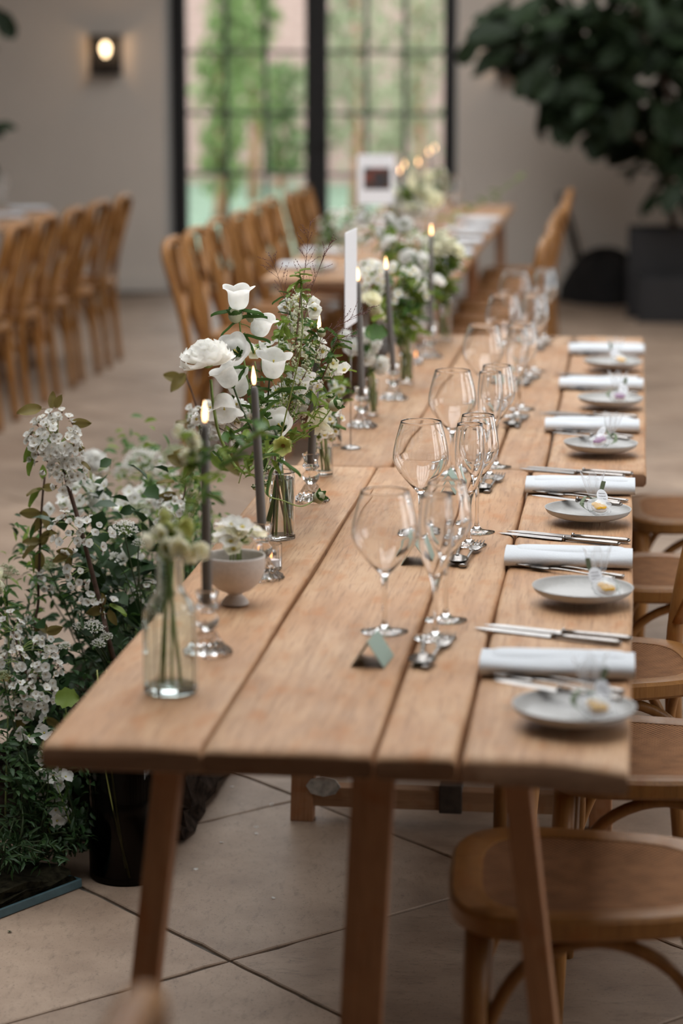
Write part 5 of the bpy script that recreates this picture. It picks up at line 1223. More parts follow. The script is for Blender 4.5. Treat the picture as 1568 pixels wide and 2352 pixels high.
filler('white flower in the vase beside the far bowl', V7, [(938, 592, 7.4), (895, 560, 7.4), (975, 600, 7.4), (960, 640, 7.4), (1000, 650, 7.3)], 5, 47, P_WHITE, 0.032, 'white flowers beside the far bowl', nl=12)
filler('cream flower cluster reaching out over the far table end', V8, [(1025, 565, 7.6), (1005, 580, 7.6), (1045, 580, 7.6), (1015, 548, 7.65)], 4, 48, P_CREAM, 0.036, 'cream flowers over the far table end', nl=10)
filler('white flower high in the middle of the far flowers', V7, [(838, 503, 7.9), (890, 510, 7.8), (872, 545, 7.8), (930, 520, 7.8)], 4, 49, P_WHITE, 0.034, 'high white flowers in the far vases', nl=14)
filler('small white blossom spray high at the far vases', V8, [(985, 560, 7.7), (960, 548, 7.7), (1000, 620, 7.7), (975, 690, 7.6)], 4, 50, P_WHITE, 0.026, 'blossom sprays in the far vases', kind='multi', nl=14)
# arrangement at the front of the far table: white blossom cloud, taller greenery
def far_vase(label, x, y):
    v = Vector((x, y, 0.76)); vessel('tall_vase', label, 'vase', (x, y, ZT), [(0.022, 0.0005), (0.026, 0.003), (0.027, 0.01), (0.03, 0.13), (0.031, 0.14)], 0.002, M_GLASS, 24); return v
FV1 = far_vase('blurred glass vase at the near end of the doors table', -1.28, 9.95); FV2 = far_vase('blurred glass vase behind the photo card', -1.12, 11.3); FV3 = far_vase('blurred glass vase in the middle of the far tables', -1.12, 12.6)
filler('blurred white blossom in the cloud at the doors table end', FV1, [(755 + 24 * i - 95 * (i // 4), 500 + 27 * (i // 4) + 9 * (i % 2), 9.95) for i in range(12)], 12, 51, P_WHITE, 0.032, 'white blossom cloud at the doors table end', kind='multi', nl=4)
filler('blurred white flower in the far flowers behind the photo card', FV2, [(905, 450, 11.3), (940, 430, 11.3), (975, 440, 11.3), (1000, 460, 11.2), (960, 480, 11.2), (925, 480, 11.2)], 6, 52, P_CREAM, 0.045, 'far flowers behind the photo card', nl=16)
filler('blurred pale flower near the far tapers', FV3, [(985, 410, 12.6), (1010, 400, 12.6), (950, 410, 12.5), (1020, 430, 12.6)], 4, 53, P_CREAM, 0.045, 'far flowers near the tapers', nl=16)
st = Stem('leafy_branch', 'long thin branch reaching out from the far flowers towards the fig tree', 'branch', [FV2 + Vector((0, 0, 0.02)), FV2 + Vector((0, 0, 0.13))] + O((1030, 500), (1110, 465), (1205, 400), Y=11.2), 0.003, S_GREEN)
r_ = random.Random(9)
for i in range(12): st.leaf('oval', L_FRESH, st.at(0.4 + 0.6 * i / 12), rdir(r_, 0.4), 0.05)
st = Stem('leafy_branch', 'blurred leafy green sprig above the reddish grass', 'branch', [n2, *O((690, 800), (692, 690), (688, 620), Y=4.35)], 0.0015, S_GREEN)
for i in range(14): st.leaf('oval', L_FRESH, st.at(0.72 + 0.28 * i / 14), rdir(r_, 0.4), 0.022)

# ================================================================== FLOOR MEADOW BESIDE THE TABLE
M_MOSS = plain('dark_moss', (0.016, 0.014, 0.008), 1.0, var=0.6, scale=60, bump=1.0, spec=0.05)
M_BARK = plain('bark_trough', (0.030, 0.021, 0.016), 1.0, var=0.6, scale=40, bump=1.0, spec=0.05)
M_TEAL = plain('teal_tray_edge', (0.05, 0.10, 0.115), 0.5, var=0.15, scale=30)
M_MURK = plain('murky_water', (0.008, 0.006, 0.005), 0.15)
def rough_box(c, d, seed, amp, M=None):
    rnd = random.Random(seed); bm = bmesh.new(); bmesh.ops.create_cube(bm, size=1)
    bmesh.ops.subdivide_edges(bm, edges=bm.edges[:], cuts=7, use_grid_fill=True)
    for v in bm.verts: v.co = Vector((c[0] + v.co.x * d[0] + rnd.uniform(-amp, amp), c[1] + v.co.y * d[1] + rnd.uniform(-amp, amp), max(0.001, c[2] + v.co.z * d[2] + (rnd.uniform(-amp, amp) if v.co.z > -0.49 else 0))))
    bm.verts.index_update(); mb = MB().add([v.co[:] for v in bm.verts], [[v.index for v in f.verts] for f in bm.faces], 0, M); bm.free(); return mb
tr = thing('plant_tray', 'shallow tray of dark moss with a teal metal edge on the floor', 'tray', (-1.082, 4.560, 0), math.atan2(-0.857, -0.516))
rough_box((0.27, -0.19, 0.022), (0.53, 0.36, 0.042), 1, 0.009).build('moss', M_MOSS, tr, False)
for c, d in (((0.27, 0.0, 0.010), (0.56, 0.006, 0.018)), ((0.27, -0.38, 0.010), (0.56, 0.006, 0.018)), ((-0.008, -0.19, 0.010), (0.006, 0.38, 0.018)), ((0.548, -0.19, 0.010), (0.006, 0.38, 0.018))):
    MB().bbox(c, d, 0.0015).build('tray_edge', M_TEAL, tr, smooth=False)
for k, (c, d, lab) in enumerate([((-1.125, 5.14, 0.09), (0.42, 0.56, 0.17), 'dark mossy bark trough under the table edge behind the glass cylinder'), ((-1.13, 5.86, 0.09), (0.42, 0.72, 0.17), 'second dark bark trough further along the table'), ((-1.15, 6.62, 0.09), (0.42, 0.62, 0.17), 'farthest dark bark trough along the table')]):  # near-black bodies double as dark backing for the shade under the plants
    t = thing('bark_trough', lab, 'planter', (c[0], c[1], 0), 0, 'dark bark troughs')
    rough_box((0, 0, c[2]), d, 10 + k, 0.014).build('trough_body', M_BARK, t, False)
    rough_box((0, 0, c[2] + 0.085), (d[0] * 0.9, d[1] * 0.92, 0.05), 20 + k, 0.02).build('moss', M_MOSS, t, False)
CYL = Vector((-0.998, 4.655, 0))
t = thing('glass_cylinder', 'tall smoky glass cylinder of murky water with pale stems on the floor', 'vase', CYL)
MB().lathe([(0, 0.0005), (0.074, 0.0005), (0.078, 0.004), (0.0785, 0.012), (0.0785, 0.255), (0.0775, 0.257), (0.0745, 0.255), (0.0745, 0.014), (0, 0.012)], 48).build('glass_body', M_SMOKE, t, 'auto')
MB().lathe([(0, 0.0135), (0.0735, 0.0150), (0.0735, 0.17), (0, 0.17)], 40).build('murky_water', M_MURK, t, 'auto')
S_PALE = plain('pale_cut_stem', (0.26, 0.27, 0.07), 0.5)

def blossom_branch(label, pts, Y, clusters, leaves, r=0.004, seed=0, foot=None, mat=S_BROWN, group=None, n=None):
    W_ = O(*pts, Y=Y); pts_ = ([Vector(foot)] if foot is not None else []) + W_
    st = Stem('blossom_branch', label, 'branch', pts_, r, mat, group, r * 0.6, seg=9)
    r_ = random.Random(seed)
    for (x, y, rad, nb, yy) in clusters:
        c = ony(x, y, yy); k = 0; core = min(st.P, key=lambda p: (p - c).length)
        while k < nb:
            d = rdir(r_, 0.1)
            if d.y > 0.35: continue
            p = c + Vector((d.x * rad, d.y * rad * 0.8, d.z * rad * 1.25)) * r_.uniform(0.75, 1.05)
            st.flower(cherry_me(k % 3), p, d + rdir(r_, 0) * 0.4 + CAMD * 0.25 + Vector((0, 0, 0.45)), r_.uniform(0.8, 1.1), r_.uniform(0, 6), stalk=core if k % 3 == 0 else None, mat=S_GREEN); k += 1
    for (x, y, dx, dz, s_, yy) in leaves: st.leaf('oval', L_BRONZE if r_.random() < 0.75 else L_FRESH, ony(x, y, yy), Vector((dx, -0.25 + r_.uniform(-0.4, 0.4), dz)), s_, r_.uniform(-0.9, 0.9), up=(0.3, -0.8, 0.6))
    return st
Yc = 4.76
blossom_branch('thick dark cherry branch topped by a dense ball of white blossom', [(252, 1480), (236, 1410), (205, 1290), (180, 1195), (152, 1100), (136, 1040), (128, 985)], Yc,
    [(128, 1020, 0.056, 110, Yc), (150, 1075, 0.040, 34, Yc), (160, 1225, 0.038, 16, Yc), (215, 1235, 0.038, 16, Yc), (175, 1318, 0.026, 9, Yc), (205, 1385, 0.018, 7, Yc), (250, 1395, 0.018, 5, Yc)],
    [(95, 940, -1, -0.05, 0.050, Yc), (115, 938, 0.2, 1, 0.035, Yc), (128, 935, 0.5, 0.9, 0.03, Yc), (165, 968, 1, -0.1, 0.040, Yc), (75, 1015, -0.3, -1, 0.045, Yc), (80, 1050, -0.4, -1, 0.04, Yc), (175, 1060, 1, -0.35, 0.034, Yc), (160, 1030, 0.9, 0.1, 0.035, Yc), (85, 1000, 0.2, -0.9, 0.03, Yc), (168, 1270, -1, 0.2, 0.035, Yc), (165, 1280, -0.3, -1, 0.04, Yc), (160, 1275, -1, -0.35, 0.038, Yc), (240, 1395, -0.9, -0.3, 0.04, Yc), (250, 1392, 1, -0.25, 0.045, Yc), (252, 1400, 0.4, -0.9, 0.035, Yc), (235, 1390, 0.2, 1, 0.03, Yc)],
    r=0.0058, seed=1, foot=(-1.02, 4.92, 0.16))
blossom_branch('slimmer twig with pairs of bronze leaves behind the thick cherry branch', [(92, 1480), (88, 1380), (92, 1250), (97, 1150), (103, 1095)], 4.92,
    [(70, 1455, 0.030, 16, 4.9), (102, 1340, 0.02, 6, 4.92), (60, 1560, 0.045, 32, 4.88), (45, 1500, 0.035, 18, 4.88)],
    [(98, 1125, -1, -0.2, 0.036, 4.92), (100, 1120, 0.9, 0.1, 0.034, 4.92), (95, 1125, -0.7, -0.8, 0.045, 4.92), (94, 1175, -1, -0.1, 0.046, 4.92), (92, 1180, -0.3, -1, 0.048, 4.92), (96, 1175, 0.4, -0.9, 0.04, 4.92), (92, 1245, -1, 0.15, 0.038, 4.92), (93, 1250, -1, -0.6, 0.048, 4.92), (95, 1250, 0.5, 0.8, 0.036, 4.92), (90, 1262, -0.1, -1, 0.05, 4.92), (98, 1230, 1, 0.3, 0.034, 4.92), (97, 1100, 0.1, 1, 0.03, 4.92), (85, 1420, 0.1, -1, 0.05, 4.9), (92, 1430, 0.7, -0.6, 0.034, 4.9)], r=0.0036, seed=2, foot=(-1.12, 5.0, 0.17))
blossom_branch('low arching spray of cherry blossom at the picture edge', [(120, 1700), (90, 1620), (60, 1540), (30, 1450)], 4.68,
    [(45, 1600, 0.042, 29, 4.66), (90, 1600, 0.036, 24, 4.66), (110, 1540, 0.030, 18, 4.68), (30, 1530, 0.035, 21, 4.68), (20, 1450, 0.03, 16, 4.70), (110, 1480, 0.028, 13, 4.70)],
    [(60, 1640, -0.5, -0.8, 0.04, 4.66), (110, 1650, 0.8, -0.4, 0.04, 4.66), (25, 1560, -0.8, 0.2, 0.04, 4.66), (110, 1450, 0.8, 0.3, 0.04, 4.68)], r=0.0035, seed=3, foot=(-1.17, 4.62, 0.06))
blossom_branch('blossom twig leaning behind the first candle', [(385, 1420), (395, 1300), (415, 1180), (428, 1110)], 5.05,
    [(395, 1165, 0.030, 18, 5.05), (380, 1215, 0.026, 12, 5.05), (330, 1370, 0.030, 21, 4.95), (320, 1400, 0.022, 10, 4.95)],
    [(400, 1110, -1, 0.1, 0.04, 5.05), (402, 1130, -1, -0.4, 0.045, 5.05), (425, 1090, 0.4, 0.9, 0.045, 5.05), (440, 1060, 0.6, 0.8, 0.045, 5.05), (365, 1330, 0.6, -0.7, 0.05, 4.98)], r=0.003, seed=4, foot=(-0.95, 5.12, 0.17))
blossom_branch('blossom twig with bronze leaves rising under the ranunculus', [(470, 1240), (468, 1120), (462, 1000), (448, 925), (426, 862)], 5.2,
    [(470, 960, 0.04, 21, 5.2), (495, 985, 0.035, 16, 5.2), (450, 1010, 0.03, 10, 5.2), (520, 1010, 0.035, 13, 5.2)],
    [(425, 860, -0.5, -0.6, 0.05, 5.2), (420, 870, -1, 0.2, 0.045, 5.2), (455, 1040, -1, 0.2, 0.055, 5.2), (480, 1040, 0.8, -0.7, 0.06, 5.2), (520, 1040, 0.6, -0.9, 0.06, 5.2), (535, 1010, 1, 0.3, 0.06, 5.2), (455, 980, -0.9, 0.3, 0.05, 5.2), (430, 1070, -0.8, 0.4, 0.05, 5.2)], r=0.003, seed=5, foot=(-0.98, 5.30, 0.17))

def umbel_me(v=0):
    def mk():
        mb = MB(); r_ = random.Random(v)
        for i in range(26):
            q = i * 2.4; a = math.sqrt((i + 0.5) / 26) * 1.15; d = Vector((math.sin(a) * math.cos(q), math.sin(a) * math.sin(q), math.cos(a)))
            e = d * 0.03 * r_.uniform(0.9, 1.05); mb.tube([(0, 0, 0), e * 0.6 + Vector((0, 0, 0.002)), e], 0.0005, 4, 1, False)
            for j in range(9):
                p = e + Vector((r_.gauss(0, 0.0028), r_.gauss(0, 0.0028), r_.gauss(0, 0.0015))); mb.ball(p, r_.uniform(0.0011, 0.0018), 5, 0)
        return mb.mesh('umbel', [P_WHITE if v < 2 else petal_mat('greenish_umbel', (0.60, 0.64, 0.42), 0.3), S_GREEN])
    return cached(('umb', v), mk)
def umbel_plant(label, heads, foot, group=None, v=0):
    h0 = heads[0]; st = None
    for k, (x, y, Y, s_) in enumerate(heads):
        h = ony(x, y, Y)
        if st is None: st = Stem('umbel_flower', label, 'flower', [Vector(foot), Vector(foot).lerp(h, 0.5) + Vector((0.01, 0, 0.02)), h], 0.0022, S_DARKG, group)
        else: MB().tube([p - st.b for p in smooth_path([st.at(0.55), st.at(0.7).lerp(h, 0.5), h], 4)], 0.0012, 5).build('side_stem', S_DARKG, st.t)
        put('umbel', umbel_me(v), st.t, T(h - st.b) @ align(Vector((U(-0.3, 0.3), -0.3, 1)), U(0, 6)) @ SC(s_))
    r_ = random.Random(len(label))
    for i in range(7): st.leaf('lance' if i % 2 else 'oval', L_MID, st.at(0.3 + 0.65 * r_.random()), rdir(r_, 0.4), r_.uniform(0.025, 0.045), r_.uniform(-0.6, 0.6))
    return st
umbel_plant('round white umbel standing beside the thick cherry branch', [(286, 1228, 4.82, 0.95), (318, 1255, 4.84, 0.5), (262, 1282, 4.82, 0.4)], (-1.0, 4.98, 0.17))
umbel_plant('low cluster of small white umbels in front of the bottle edge', [(215, 1450, 4.74, 0.75), (180, 1445, 4.74, 0.45), (245, 1470, 4.74, 0.5), (150, 1490, 4.72, 0.45), (225, 1485, 4.72, 0.5)], (-1.03, 4.90, 0.17))
umbel_plant('big blurred white umbel at the back of the floor flowers', [(330, 1085, 6.1, 1.9), (380, 1100, 6.0, 1.1), (285, 1095, 6.0, 1.0)], (-1.12, 6.1, 0.17))
umbel_plant('pale green blurred umbel at the back beside the big white one', [(340, 1050, 6.3, 1.3), (405, 1060, 6.2, 1.4)], (-1.1, 6.3, 0.17), v=2)
umbel_plant('greenish umbel between the two cherry branches', [(115, 1310, 4.95, 0.9), (150, 1290, 4.95, 0.7), (228, 1300, 4.95, 0.7)], (-1.12, 5.0, 0.17), v=2)
umbel_plant('greenish umbel low at the picture edge', [(8, 1560, 4.6, 0.6), (15, 1330, 4.9, 1.0)], (-1.22, 4.68, 0.05), v=2)
umbel_plant('greenish umbel in the middle of the floor flowers', [(265, 1250, 5.15, 1.1), (320, 1190, 5.3, 1.1)], (-1.05, 5.3, 0.17), v=2)
# white four-petalled flowers, and pale roses at the back
def rocket(label, pts, Y, heads, foot, mat=P_WHITE, me=None, seed=0, nb=7, rad=0.02):
    st = Stem('garden_flower', label, 'flower', [Vector(foot)] + O(*pts, Y=Y), 0.0018, S_GREEN); r_ = random.Random(seed)
    for (x, y, n_) in heads:
        c = ony(x, y, Y)
        for i in range(n_): p = c + rdir(r_, 0.1) * rad; st.flower(me or open_me(mat, 4, 0.014, 0.008, 0.25, 0.0016), p, rdir(r_, 0.2) + CAMD, r_.uniform(0.9, 1.2), stalk=c if i % 2 else None)
    for i in range(5): st.leaf('lance', L_MID, st.at(0.3 + 0.6 * r_.random()), rdir(r_, 0.4), 0.04)
rocket('loose white four-petalled flowers behind the cherry branch', [(240, 1300), (212, 1180), (205, 1130)], 5.15, [(190, 1120, 6), (220, 1125, 6), (195, 1165, 5), (240, 1160, 4), (135, 1160, 4)], (-1.1, 5.2, 0.17), seed=1)
rocket('white flowers low among the dark leaves beside the umbel', [(300, 1380), (300, 1300), (295, 1270)], 5.05, [(290, 1285, 4), (310, 1275, 4), (260, 1300, 3)], (-1.03, 5.1, 0.17), seed=2)
rocket('white upright flowers behind the umbel towards the table edge', [(330, 1300), (330, 1180), (345, 1150)], 5.5, [(300, 1150, 5), (350, 1160, 6), (325, 1130, 5), (270, 1150, 4), (380, 1150, 5)], (-1.0, 5.5, 0.17), seed=3, rad=0.03)
rocket('blurred white rose behind the blossom ball', [(230, 1150), (215, 1075)], 5.9, [(212, 1060, 2)], (-1.3, 5.9, 0.17), me=ruffle_me(P_WHITE, 31, s=0.034), seed=4, rad=0.012)
rocket('pale cream rose cut by the picture edge', [(20, 1500), (8, 1350)], 4.75, [(2, 1335, 2)], (-1.28, 4.75, 0.05), me=ruffle_me(P_CREAM, 32, s=0.034), seed=5, rad=0.01)
rocket('white bell-like flowers in the lower shade of the tray plants', [(110, 1900), (95, 1780), (100, 1700)], 4.62, [(70, 1690, 3), (110, 1760, 3), (125, 1860, 4), (70, 1830, 2), (100, 1660, 3)], (-1.12, 4.62, 0.05), seed=6, rad=0.025)
rocket('white blossom tuft peeping from under the table corner', [(150, 1860), (130, 1800)], 4.6, [(128, 1785, 5), (130, 1880, 4)], (-1.10, 4.66, 0.05), seed=7, rad=0.02)
# greenery: each plant its own thing, its many small leaves one part
def leafy(label, foot, tips, kind, mats, n, size, seed, name='foliage_plant', group=None, spread=0.05, mat=S_DARKG, r=0.0016, lo=0.12):
    r_ = random.Random(seed); t = thing(name, label, 'plant', foot, 0, group); sm = MB(); lf = MB(); base = Vector(foot)
    tmpl = {'lance': leaf_me('lance', mats[0]), 'oval': leaf_me('oval', mats[0]), 'round': leaf_me('round', mats[0])}[kind]
    gv = [v.co.copy() for v in tmpl.vertices]
    for (h) in tips:
        h = Vector(h); P = smooth_path([base + Vector((r_.uniform(-0.02, 0.02), r_.uniform(-0.02, 0.02), 0)), base.lerp(h, 0.5) + Vector((r_.uniform(-0.03, 0.03), r_.uniform(-0.03, 0.03), 0.03)), h], 5)
        sm.tube([p - base for p in P], r, 5)
        for i in range(int(n * 1.7)):
            u = lo + (1 - lo) * (i + r_.random()) / n; x = u * (len(P) - 1); k = min(int(x), len(P) - 2); a = P[k].lerp(P[k + 1], x - k)
            d = rdir(r_, 0.35); s_ = size * r_.uniform(0.7, 1.45); e = a + d * r_.uniform(0.1, 1.0) * spread * (1.2 - 0.6 * u)
            e.z = max(e.z, 0.03)
            M_ = T(e - base) @ aim_y(d + Vector((0, 0, -0.2)), (0.2, -0.3, 1), r_.uniform(-0.8, 0.8)) @ SC(s_)
            q = [(0, 2), (2, 1), (4, 0)]
            w_ = {'lance': 0.13, 'oval': 0.26, 'round': 0.42}[kind]
            lf.add([(0, 0, 0), (-w_ * 0.8, 0.35, 0.06), (0, 0.38, -0.02), (w_ * 0.8, 0.35, 0.06), (-w_ * 0.7, 0.72, -0.02), (0, 0.74, -0.10), (w_ * 0.7, 0.72, -0.02), (0, 1, -0.24)], [(0, 2, 1), (0, 3, 2), (1, 2, 5, 4), (2, 3, 6, 5), (4, 5, 7), (5, 6, 7)], 0 if r_.random() < 0.7 else 1, M_)
    sm.build('stems', mat, t); tag(lf.build('leaves', mats, t), kind='stuff'); return t
rq = random.Random(8)
def tipset(x0, x1, y0, y1, Y0_, Y1_, n): return [ony(rq.uniform(x0, x1), rq.uniform(y0, y1), rq.uniform(Y0_, Y1_)) for _ in range(n)]
L_SHADE = petal_mat('deep_shade_leaf', (0.040, 0.085, 0.024), 0.25, 0.45)
D2 = [L_DARK, L_SHADE]; M2 = [L_MID, L_FRESH]; DD = [L_DARK, L_DARK]  # D2 and DD carry the shadow between the low plants in their colour
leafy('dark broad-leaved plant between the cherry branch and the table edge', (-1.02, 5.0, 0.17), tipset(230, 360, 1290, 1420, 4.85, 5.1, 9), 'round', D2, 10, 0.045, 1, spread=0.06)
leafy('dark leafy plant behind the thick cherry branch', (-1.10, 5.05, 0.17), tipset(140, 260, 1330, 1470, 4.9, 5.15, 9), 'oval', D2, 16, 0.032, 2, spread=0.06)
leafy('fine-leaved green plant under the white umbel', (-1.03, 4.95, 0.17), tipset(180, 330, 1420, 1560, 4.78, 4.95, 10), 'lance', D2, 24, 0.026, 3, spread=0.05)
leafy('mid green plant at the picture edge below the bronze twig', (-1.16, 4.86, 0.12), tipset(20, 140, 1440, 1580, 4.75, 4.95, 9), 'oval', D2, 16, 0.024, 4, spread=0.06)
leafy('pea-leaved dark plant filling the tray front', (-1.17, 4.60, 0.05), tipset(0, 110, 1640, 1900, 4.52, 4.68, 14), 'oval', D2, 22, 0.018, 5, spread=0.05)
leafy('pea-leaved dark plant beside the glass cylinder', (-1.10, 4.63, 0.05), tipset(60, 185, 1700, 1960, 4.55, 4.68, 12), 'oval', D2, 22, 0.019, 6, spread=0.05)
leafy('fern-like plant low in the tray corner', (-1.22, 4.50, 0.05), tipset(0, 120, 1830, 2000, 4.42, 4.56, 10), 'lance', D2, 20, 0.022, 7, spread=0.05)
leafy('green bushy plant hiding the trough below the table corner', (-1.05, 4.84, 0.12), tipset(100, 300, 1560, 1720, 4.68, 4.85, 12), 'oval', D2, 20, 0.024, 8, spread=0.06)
leafy('tall feathery greenery at the back of the floor flowers', (-1.12, 5.6, 0.17), tipset(230, 400, 1190, 1320, 5.4, 5.8, 12), 'lance', M2, 18, 0.028, 9, spread=0.07)
leafy('soft green plant behind the first candle', (-1.02, 5.75, 0.17), tipset(330, 470, 1150, 1280, 5.5, 6.0, 12), 'oval', M2, 14, 0.026, 10, spread=0.07)
leafy('pale green plant at the very back of the floor flowers', (-1.12, 6.4, 0.17), tipset(300, 460, 1100, 1180, 6.1, 6.6, 10), 'oval', M2, 12, 0.032, 11, spread=0.08)
leafy('green plant along the table edge under the ranunculus', (-0.98, 5.3, 0.17), tipset(380, 500, 1180, 1290, 5.15, 5.4, 10), 'oval', M2, 12, 0.026, 12, spread=0.06)
leafy('green plant behind the loose white flowers', (-1.14, 5.3, 0.17), tipset(120, 280, 1240, 1380, 5.1, 5.5, 12), 'oval', D2, 16, 0.026, 13, spread=0.06)
leafy('yellow-green grassy plant at the picture edge', (-1.27, 4.9, 0.10), tipset(0, 90, 1360, 1480, 4.85, 5.1, 9), 'lance', M2, 12, 0.034, 14, spread=0.05)
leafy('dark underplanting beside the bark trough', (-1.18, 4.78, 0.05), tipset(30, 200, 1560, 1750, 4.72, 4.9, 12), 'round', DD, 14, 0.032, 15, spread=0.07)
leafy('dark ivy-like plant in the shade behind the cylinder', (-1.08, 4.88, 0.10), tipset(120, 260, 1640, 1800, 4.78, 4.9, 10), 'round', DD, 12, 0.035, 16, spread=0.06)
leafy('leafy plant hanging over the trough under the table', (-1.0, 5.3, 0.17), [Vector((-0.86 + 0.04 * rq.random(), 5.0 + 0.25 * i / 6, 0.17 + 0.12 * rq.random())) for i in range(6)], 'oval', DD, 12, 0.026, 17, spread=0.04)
st = Stem('lobed_leaf_sprig', 'single bright green lobed leaf near the table corner', 'leaf', [Vector((-1.05, 4.78, 0.12)), ony(165, 1680, 4.64), ony(150, 1625, 4.6)], 0.0016, S_GREEN)
st.leaf('round', L_FRESH, ony(128, 1605, 4.6), Vector((1, -0.1, 0.1)), 0.048, 0.9); st.leaf('round', L_MID, ony(150, 1640, 4.61), Vector((0.6, -0.4, -0.5)), 0.035)
for k, (a, b) in enumerate([((235, 1790), (290, 2020)), ((250, 1800), (275, 1960))]):
    p0 = ony(a[0], a[1], 4.602); p1 = ony(b[0], b[1], 4.590 + 0.012 * k)
    p0 = CYL + Vector((-0.025 + 0.012 * k, -0.0742, 0.235)); p1 = CYL + Vector((0.018 - 0.008 * k, -0.0738, 0.02 + 0.02 * k)); up = CYL + Vector((-0.05, -0.03, 0.44))
    Stem('submerged_reed', ['pale yellow-green stem pressed against the glass cylinder wall', 'fainter second stem inside the glass cylinder'][k], 'stem', [p1 + Vector((0, 0.0018, 0)), p0 + Vector((0, 0.0018, 0)), up + Vector((0.02 * k, 0, 0))], 0.0026, S_PALE)
for k, (x, y) in enumerate([(588, 1903), (592, 1917), (511, 1936), (530, 1808), (620, 1850), (450, 2000), (632, 2065), (25, 2140)]):
    p = onz(x, y, 0); o = petal(0.008, 0.005, 0.3, 0.2, 0, 3, 3).build('fallen_petal', P_WHITE if k != 7 else L_DARK, M=T(p.x, p.y, 0.0012) @ RZ(k * 1.3)); tag(o, 'tiny fallen white petal on the stone floor' if k != 7 else 'small fallen dark leaf on the stone floor by the tray', 'petal' if k != 7 else 'leaf', 'fallen petals on the floor' if k != 7 else None)

# ================================================================== FIG TREES, PLANTERS AND CLUTTER BY THE BACK WALL
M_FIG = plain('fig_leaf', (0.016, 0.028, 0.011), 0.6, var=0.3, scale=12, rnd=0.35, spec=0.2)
M_FIGT = plain('fig_bark', (0.10, 0.07, 0.05), 0.85, var=0.3, scale=20, bump=0.4)
M_PLANTER = plain('black_planter', (0.012, 0.011, 0.012), 0.55, var=0.2, scale=8)
M_CLOTH = plain('black_cloth', (0.010, 0.009, 0.009), 0.95, var=0.3, scale=14, bump=0.5)
def planter(label, c, d):
    t = thing('planter', label, 'planter', (c[0], c[1], 0), 0, 'black planters'); x, y, z = d; w_ = 0.03
    b = MB()
    for sx in (-1, 1): b.bbox((sx * (x / 2 - w_ / 2), 0, z / 2), (w_, y, z), 0.004)
    for sy in (-1, 1): b.bbox((0, sy * (y / 2 - w_ / 2), z / 2), (x - 2 * w_, w_, z), 0.004)
    b.bbox((0, 0, 0.02), (x - 2 * w_, y - 2 * w_, 0.03), 0.002)
    b.build('box', M_PLANTER, t, smooth=False); rough_box((0, 0, z - 0.09), (x - 2 * w_ - 0.01, y - 2 * w_ - 0.01, 0.08), 5, 0.01).build('soil', M_MOSS, t, False); return t
pA = ony(1442, 530, 15.45)
planter('tall black planter box holding the big fig tree', (pA.x + 0.30, 15.72, 0), (0.60, 0.55, pA.z))
pB = onz(1462, 742, 0)  # dark box added where just shade lies before the tall planter
planter('low black box added for the shade in front of the tall planter', (pB.x + 0.33, pB.y + 0.16, 0), (0.66, 0.30, ony(1462, 640, pB.y).z))
def fig_tree(label, foot, trunk, poly, n, Ys, seed, size=(0.19, 0.27)):
    r_ = random.Random(seed); t = thing('fig_tree', label, 'tree', foot, 0, 'fig trees'); base = Vector(foot)
    for k, pts in enumerate(trunk): MB().tube([p - base for p in smooth_path(pts, 6)], [0.035 if k == 0 else 0.018] + [0.026 if k == 0 else 0.014] * (len(smooth_path(pts, 6)) - 2) + [0.012], 9).build('trunk' if k == 0 else 'branch', M_FIGT, t)
    def inside(x, y):
        c = False; j = len(poly) - 1
        for i in range(len(poly)):
            (xi, yi), (xj, yj) = poly[i], poly[j]
            if (yi > y) != (yj > y) and x < (xj - xi) * (y - yi) / (yj - yi) + xi: c = not c
            j = i
        return c
    xs = [p[0] for p in poly]; ys = [p[1] for p in poly]; k = 0
    while k < n:
        x, y = r_.uniform(min(xs), max(xs)), r_.uniform(min(ys), max(ys))
        if not inside(x, y): continue
        p = ony(x, y, r_.uniform(*Ys)); d = Vector((r_.gauss(-0.25, 0.8), r_.gauss(-0.2, 0.6), r_.gauss(-0.25, 0.6)))
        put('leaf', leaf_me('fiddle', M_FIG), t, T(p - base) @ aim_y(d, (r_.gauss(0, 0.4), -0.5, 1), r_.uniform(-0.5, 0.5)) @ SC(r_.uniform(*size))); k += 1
    return t
FB = Vector((pA.x + 0.30, 15.72, 0.5))
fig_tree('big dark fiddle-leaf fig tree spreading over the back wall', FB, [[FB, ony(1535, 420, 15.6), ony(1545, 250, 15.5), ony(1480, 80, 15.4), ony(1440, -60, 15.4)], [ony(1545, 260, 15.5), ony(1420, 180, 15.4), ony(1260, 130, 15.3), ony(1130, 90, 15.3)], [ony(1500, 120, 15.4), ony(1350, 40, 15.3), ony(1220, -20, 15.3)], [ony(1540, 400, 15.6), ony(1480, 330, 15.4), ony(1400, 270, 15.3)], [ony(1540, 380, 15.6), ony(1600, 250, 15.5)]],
         [(1075, 55), (1130, 35), (1180, 70), (1210, -20), (1260, -60), (1330, 10), (1420, -60), (1640, -60), (1640, 460), (1560, 470), (1500, 430), (1445, 360), (1350, 305), (1290, 230), (1210, 190), (1150, 160), (1110, 110)], 295, (14.9, 15.9), 3, (0.20, 0.32))
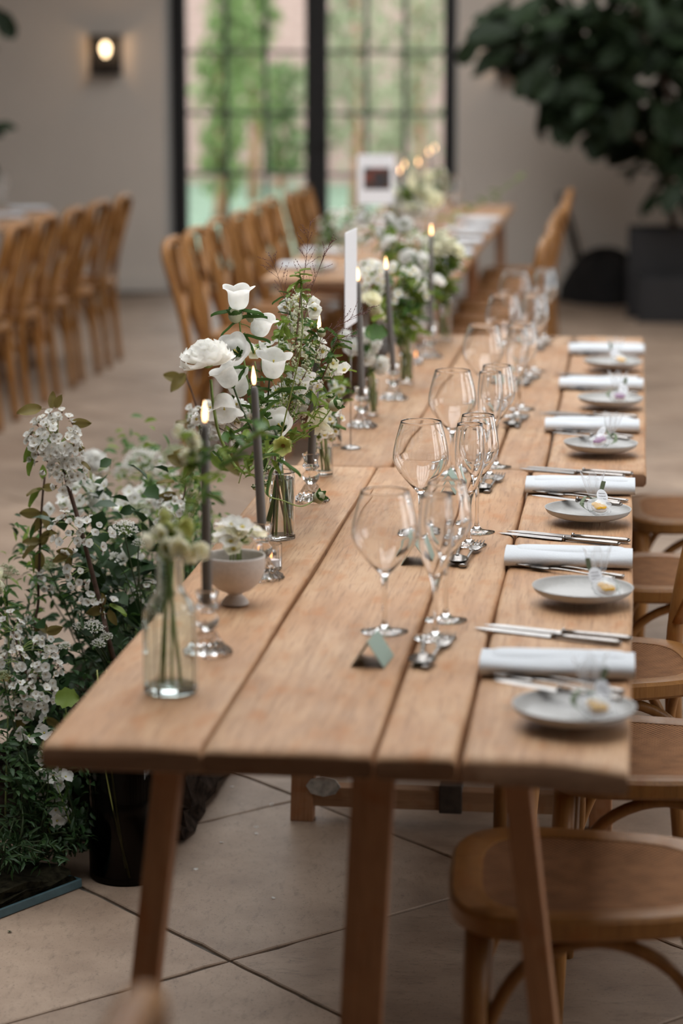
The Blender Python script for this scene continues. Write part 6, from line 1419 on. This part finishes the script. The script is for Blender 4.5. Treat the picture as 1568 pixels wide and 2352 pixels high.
fig2 = fig_tree('second fig tree, only leaf tips showing at the picture edge under the ceiling', ony(-230, 700, 13.6), [[ony(-230, 700, 13.6), ony(-235, 300, 13.6), ony(-210, 60, 13.6), ony(-180, -150, 13.6)], [ony(-225, 250, 13.6), ony(-100, 60, 13.5), ony(-10, 20, 13.4)]], [(-420, -80), (-40, -60), (-22, 90), (-45, 330), (-300, 340), (-420, 200)], 60, (13.2, 14.0), 6, (0.16, 0.22))
fig2.location.z = 0.0
for (x, y, d, s_) in ((-14, 20, (0.75, -0.1, -1), 0.19), (-20, 30, (1, -0.1, -0.35), 0.13), (-32, 300, (1, -0.2, -0.2), 0.10)):
    put('leaf', leaf_me('fiddle', M_FIG), fig2, T(ony(x, y, 13.5) - ony(-230, 700, 13.6) + Vector((0, 0, ony(-230, 700, 13.6).z))) @ aim_y(d, (0, -1, 0.5)) @ SC(s_))
def heap(label, c, r, seed):
    r_ = random.Random(seed); mb = MB(); n = 28; m = 9; ph = [r_.uniform(0, 6) for _ in range(5)]
    vs = []; fs = []
    for j in range(m + 1):
        a = j / m * PI / 2
        for i in range(n):
            q = 2 * PI * i / n; k = 1 + 0.12 * math.sin(3 * q + ph[0]) + 0.08 * math.sin(7 * q + ph[1] + j)
            vs.append((r[0] * k * math.cos(q) * math.cos(a), r[1] * k * math.sin(q) * math.cos(a), r[2] * (math.sin(a) ** 0.85) * (1 + 0.10 * math.sin(5 * q + ph[2]))))
    for j in range(m):
        for i in range(n): fs.append((j * n + i, j * n + (i + 1) % n, (j + 1) * n + (i + 1) % n, (j + 1) * n + i))
    o = mb.add(vs, fs).build('cloth_bundle', M_CLOTH, M=T(c)); return tag(o, label, 'bundle')
c = onz(1388, 686, 0); heap('black cloth bundle slumped against the tall planter', (c.x, 16.45, 0.0), (0.27, 0.28, 0.34), 2)
a, b = onz(1342, 620, 0.16), None
ls = thing('folded_stand', 'thin dark folded stand leaning behind the chairs by the fig tree', 'stand', (ony(1345, 640, 16.5).x, 16.62, 0))
for dx in (0.0, 0.035): MB().tube([(dx, 0, 0.0), (dx - 0.14, 0.03, 0.50), (dx - 0.2, 0.05, 0.72)], 0.012, 8).build('pole', M_BLACK, ls)
MB().tube([(-0.11, 0.022, 0.40), (-0.075, 0.022, 0.40)], 0.010, 8).build('crossbar', M_BLACK, ls)
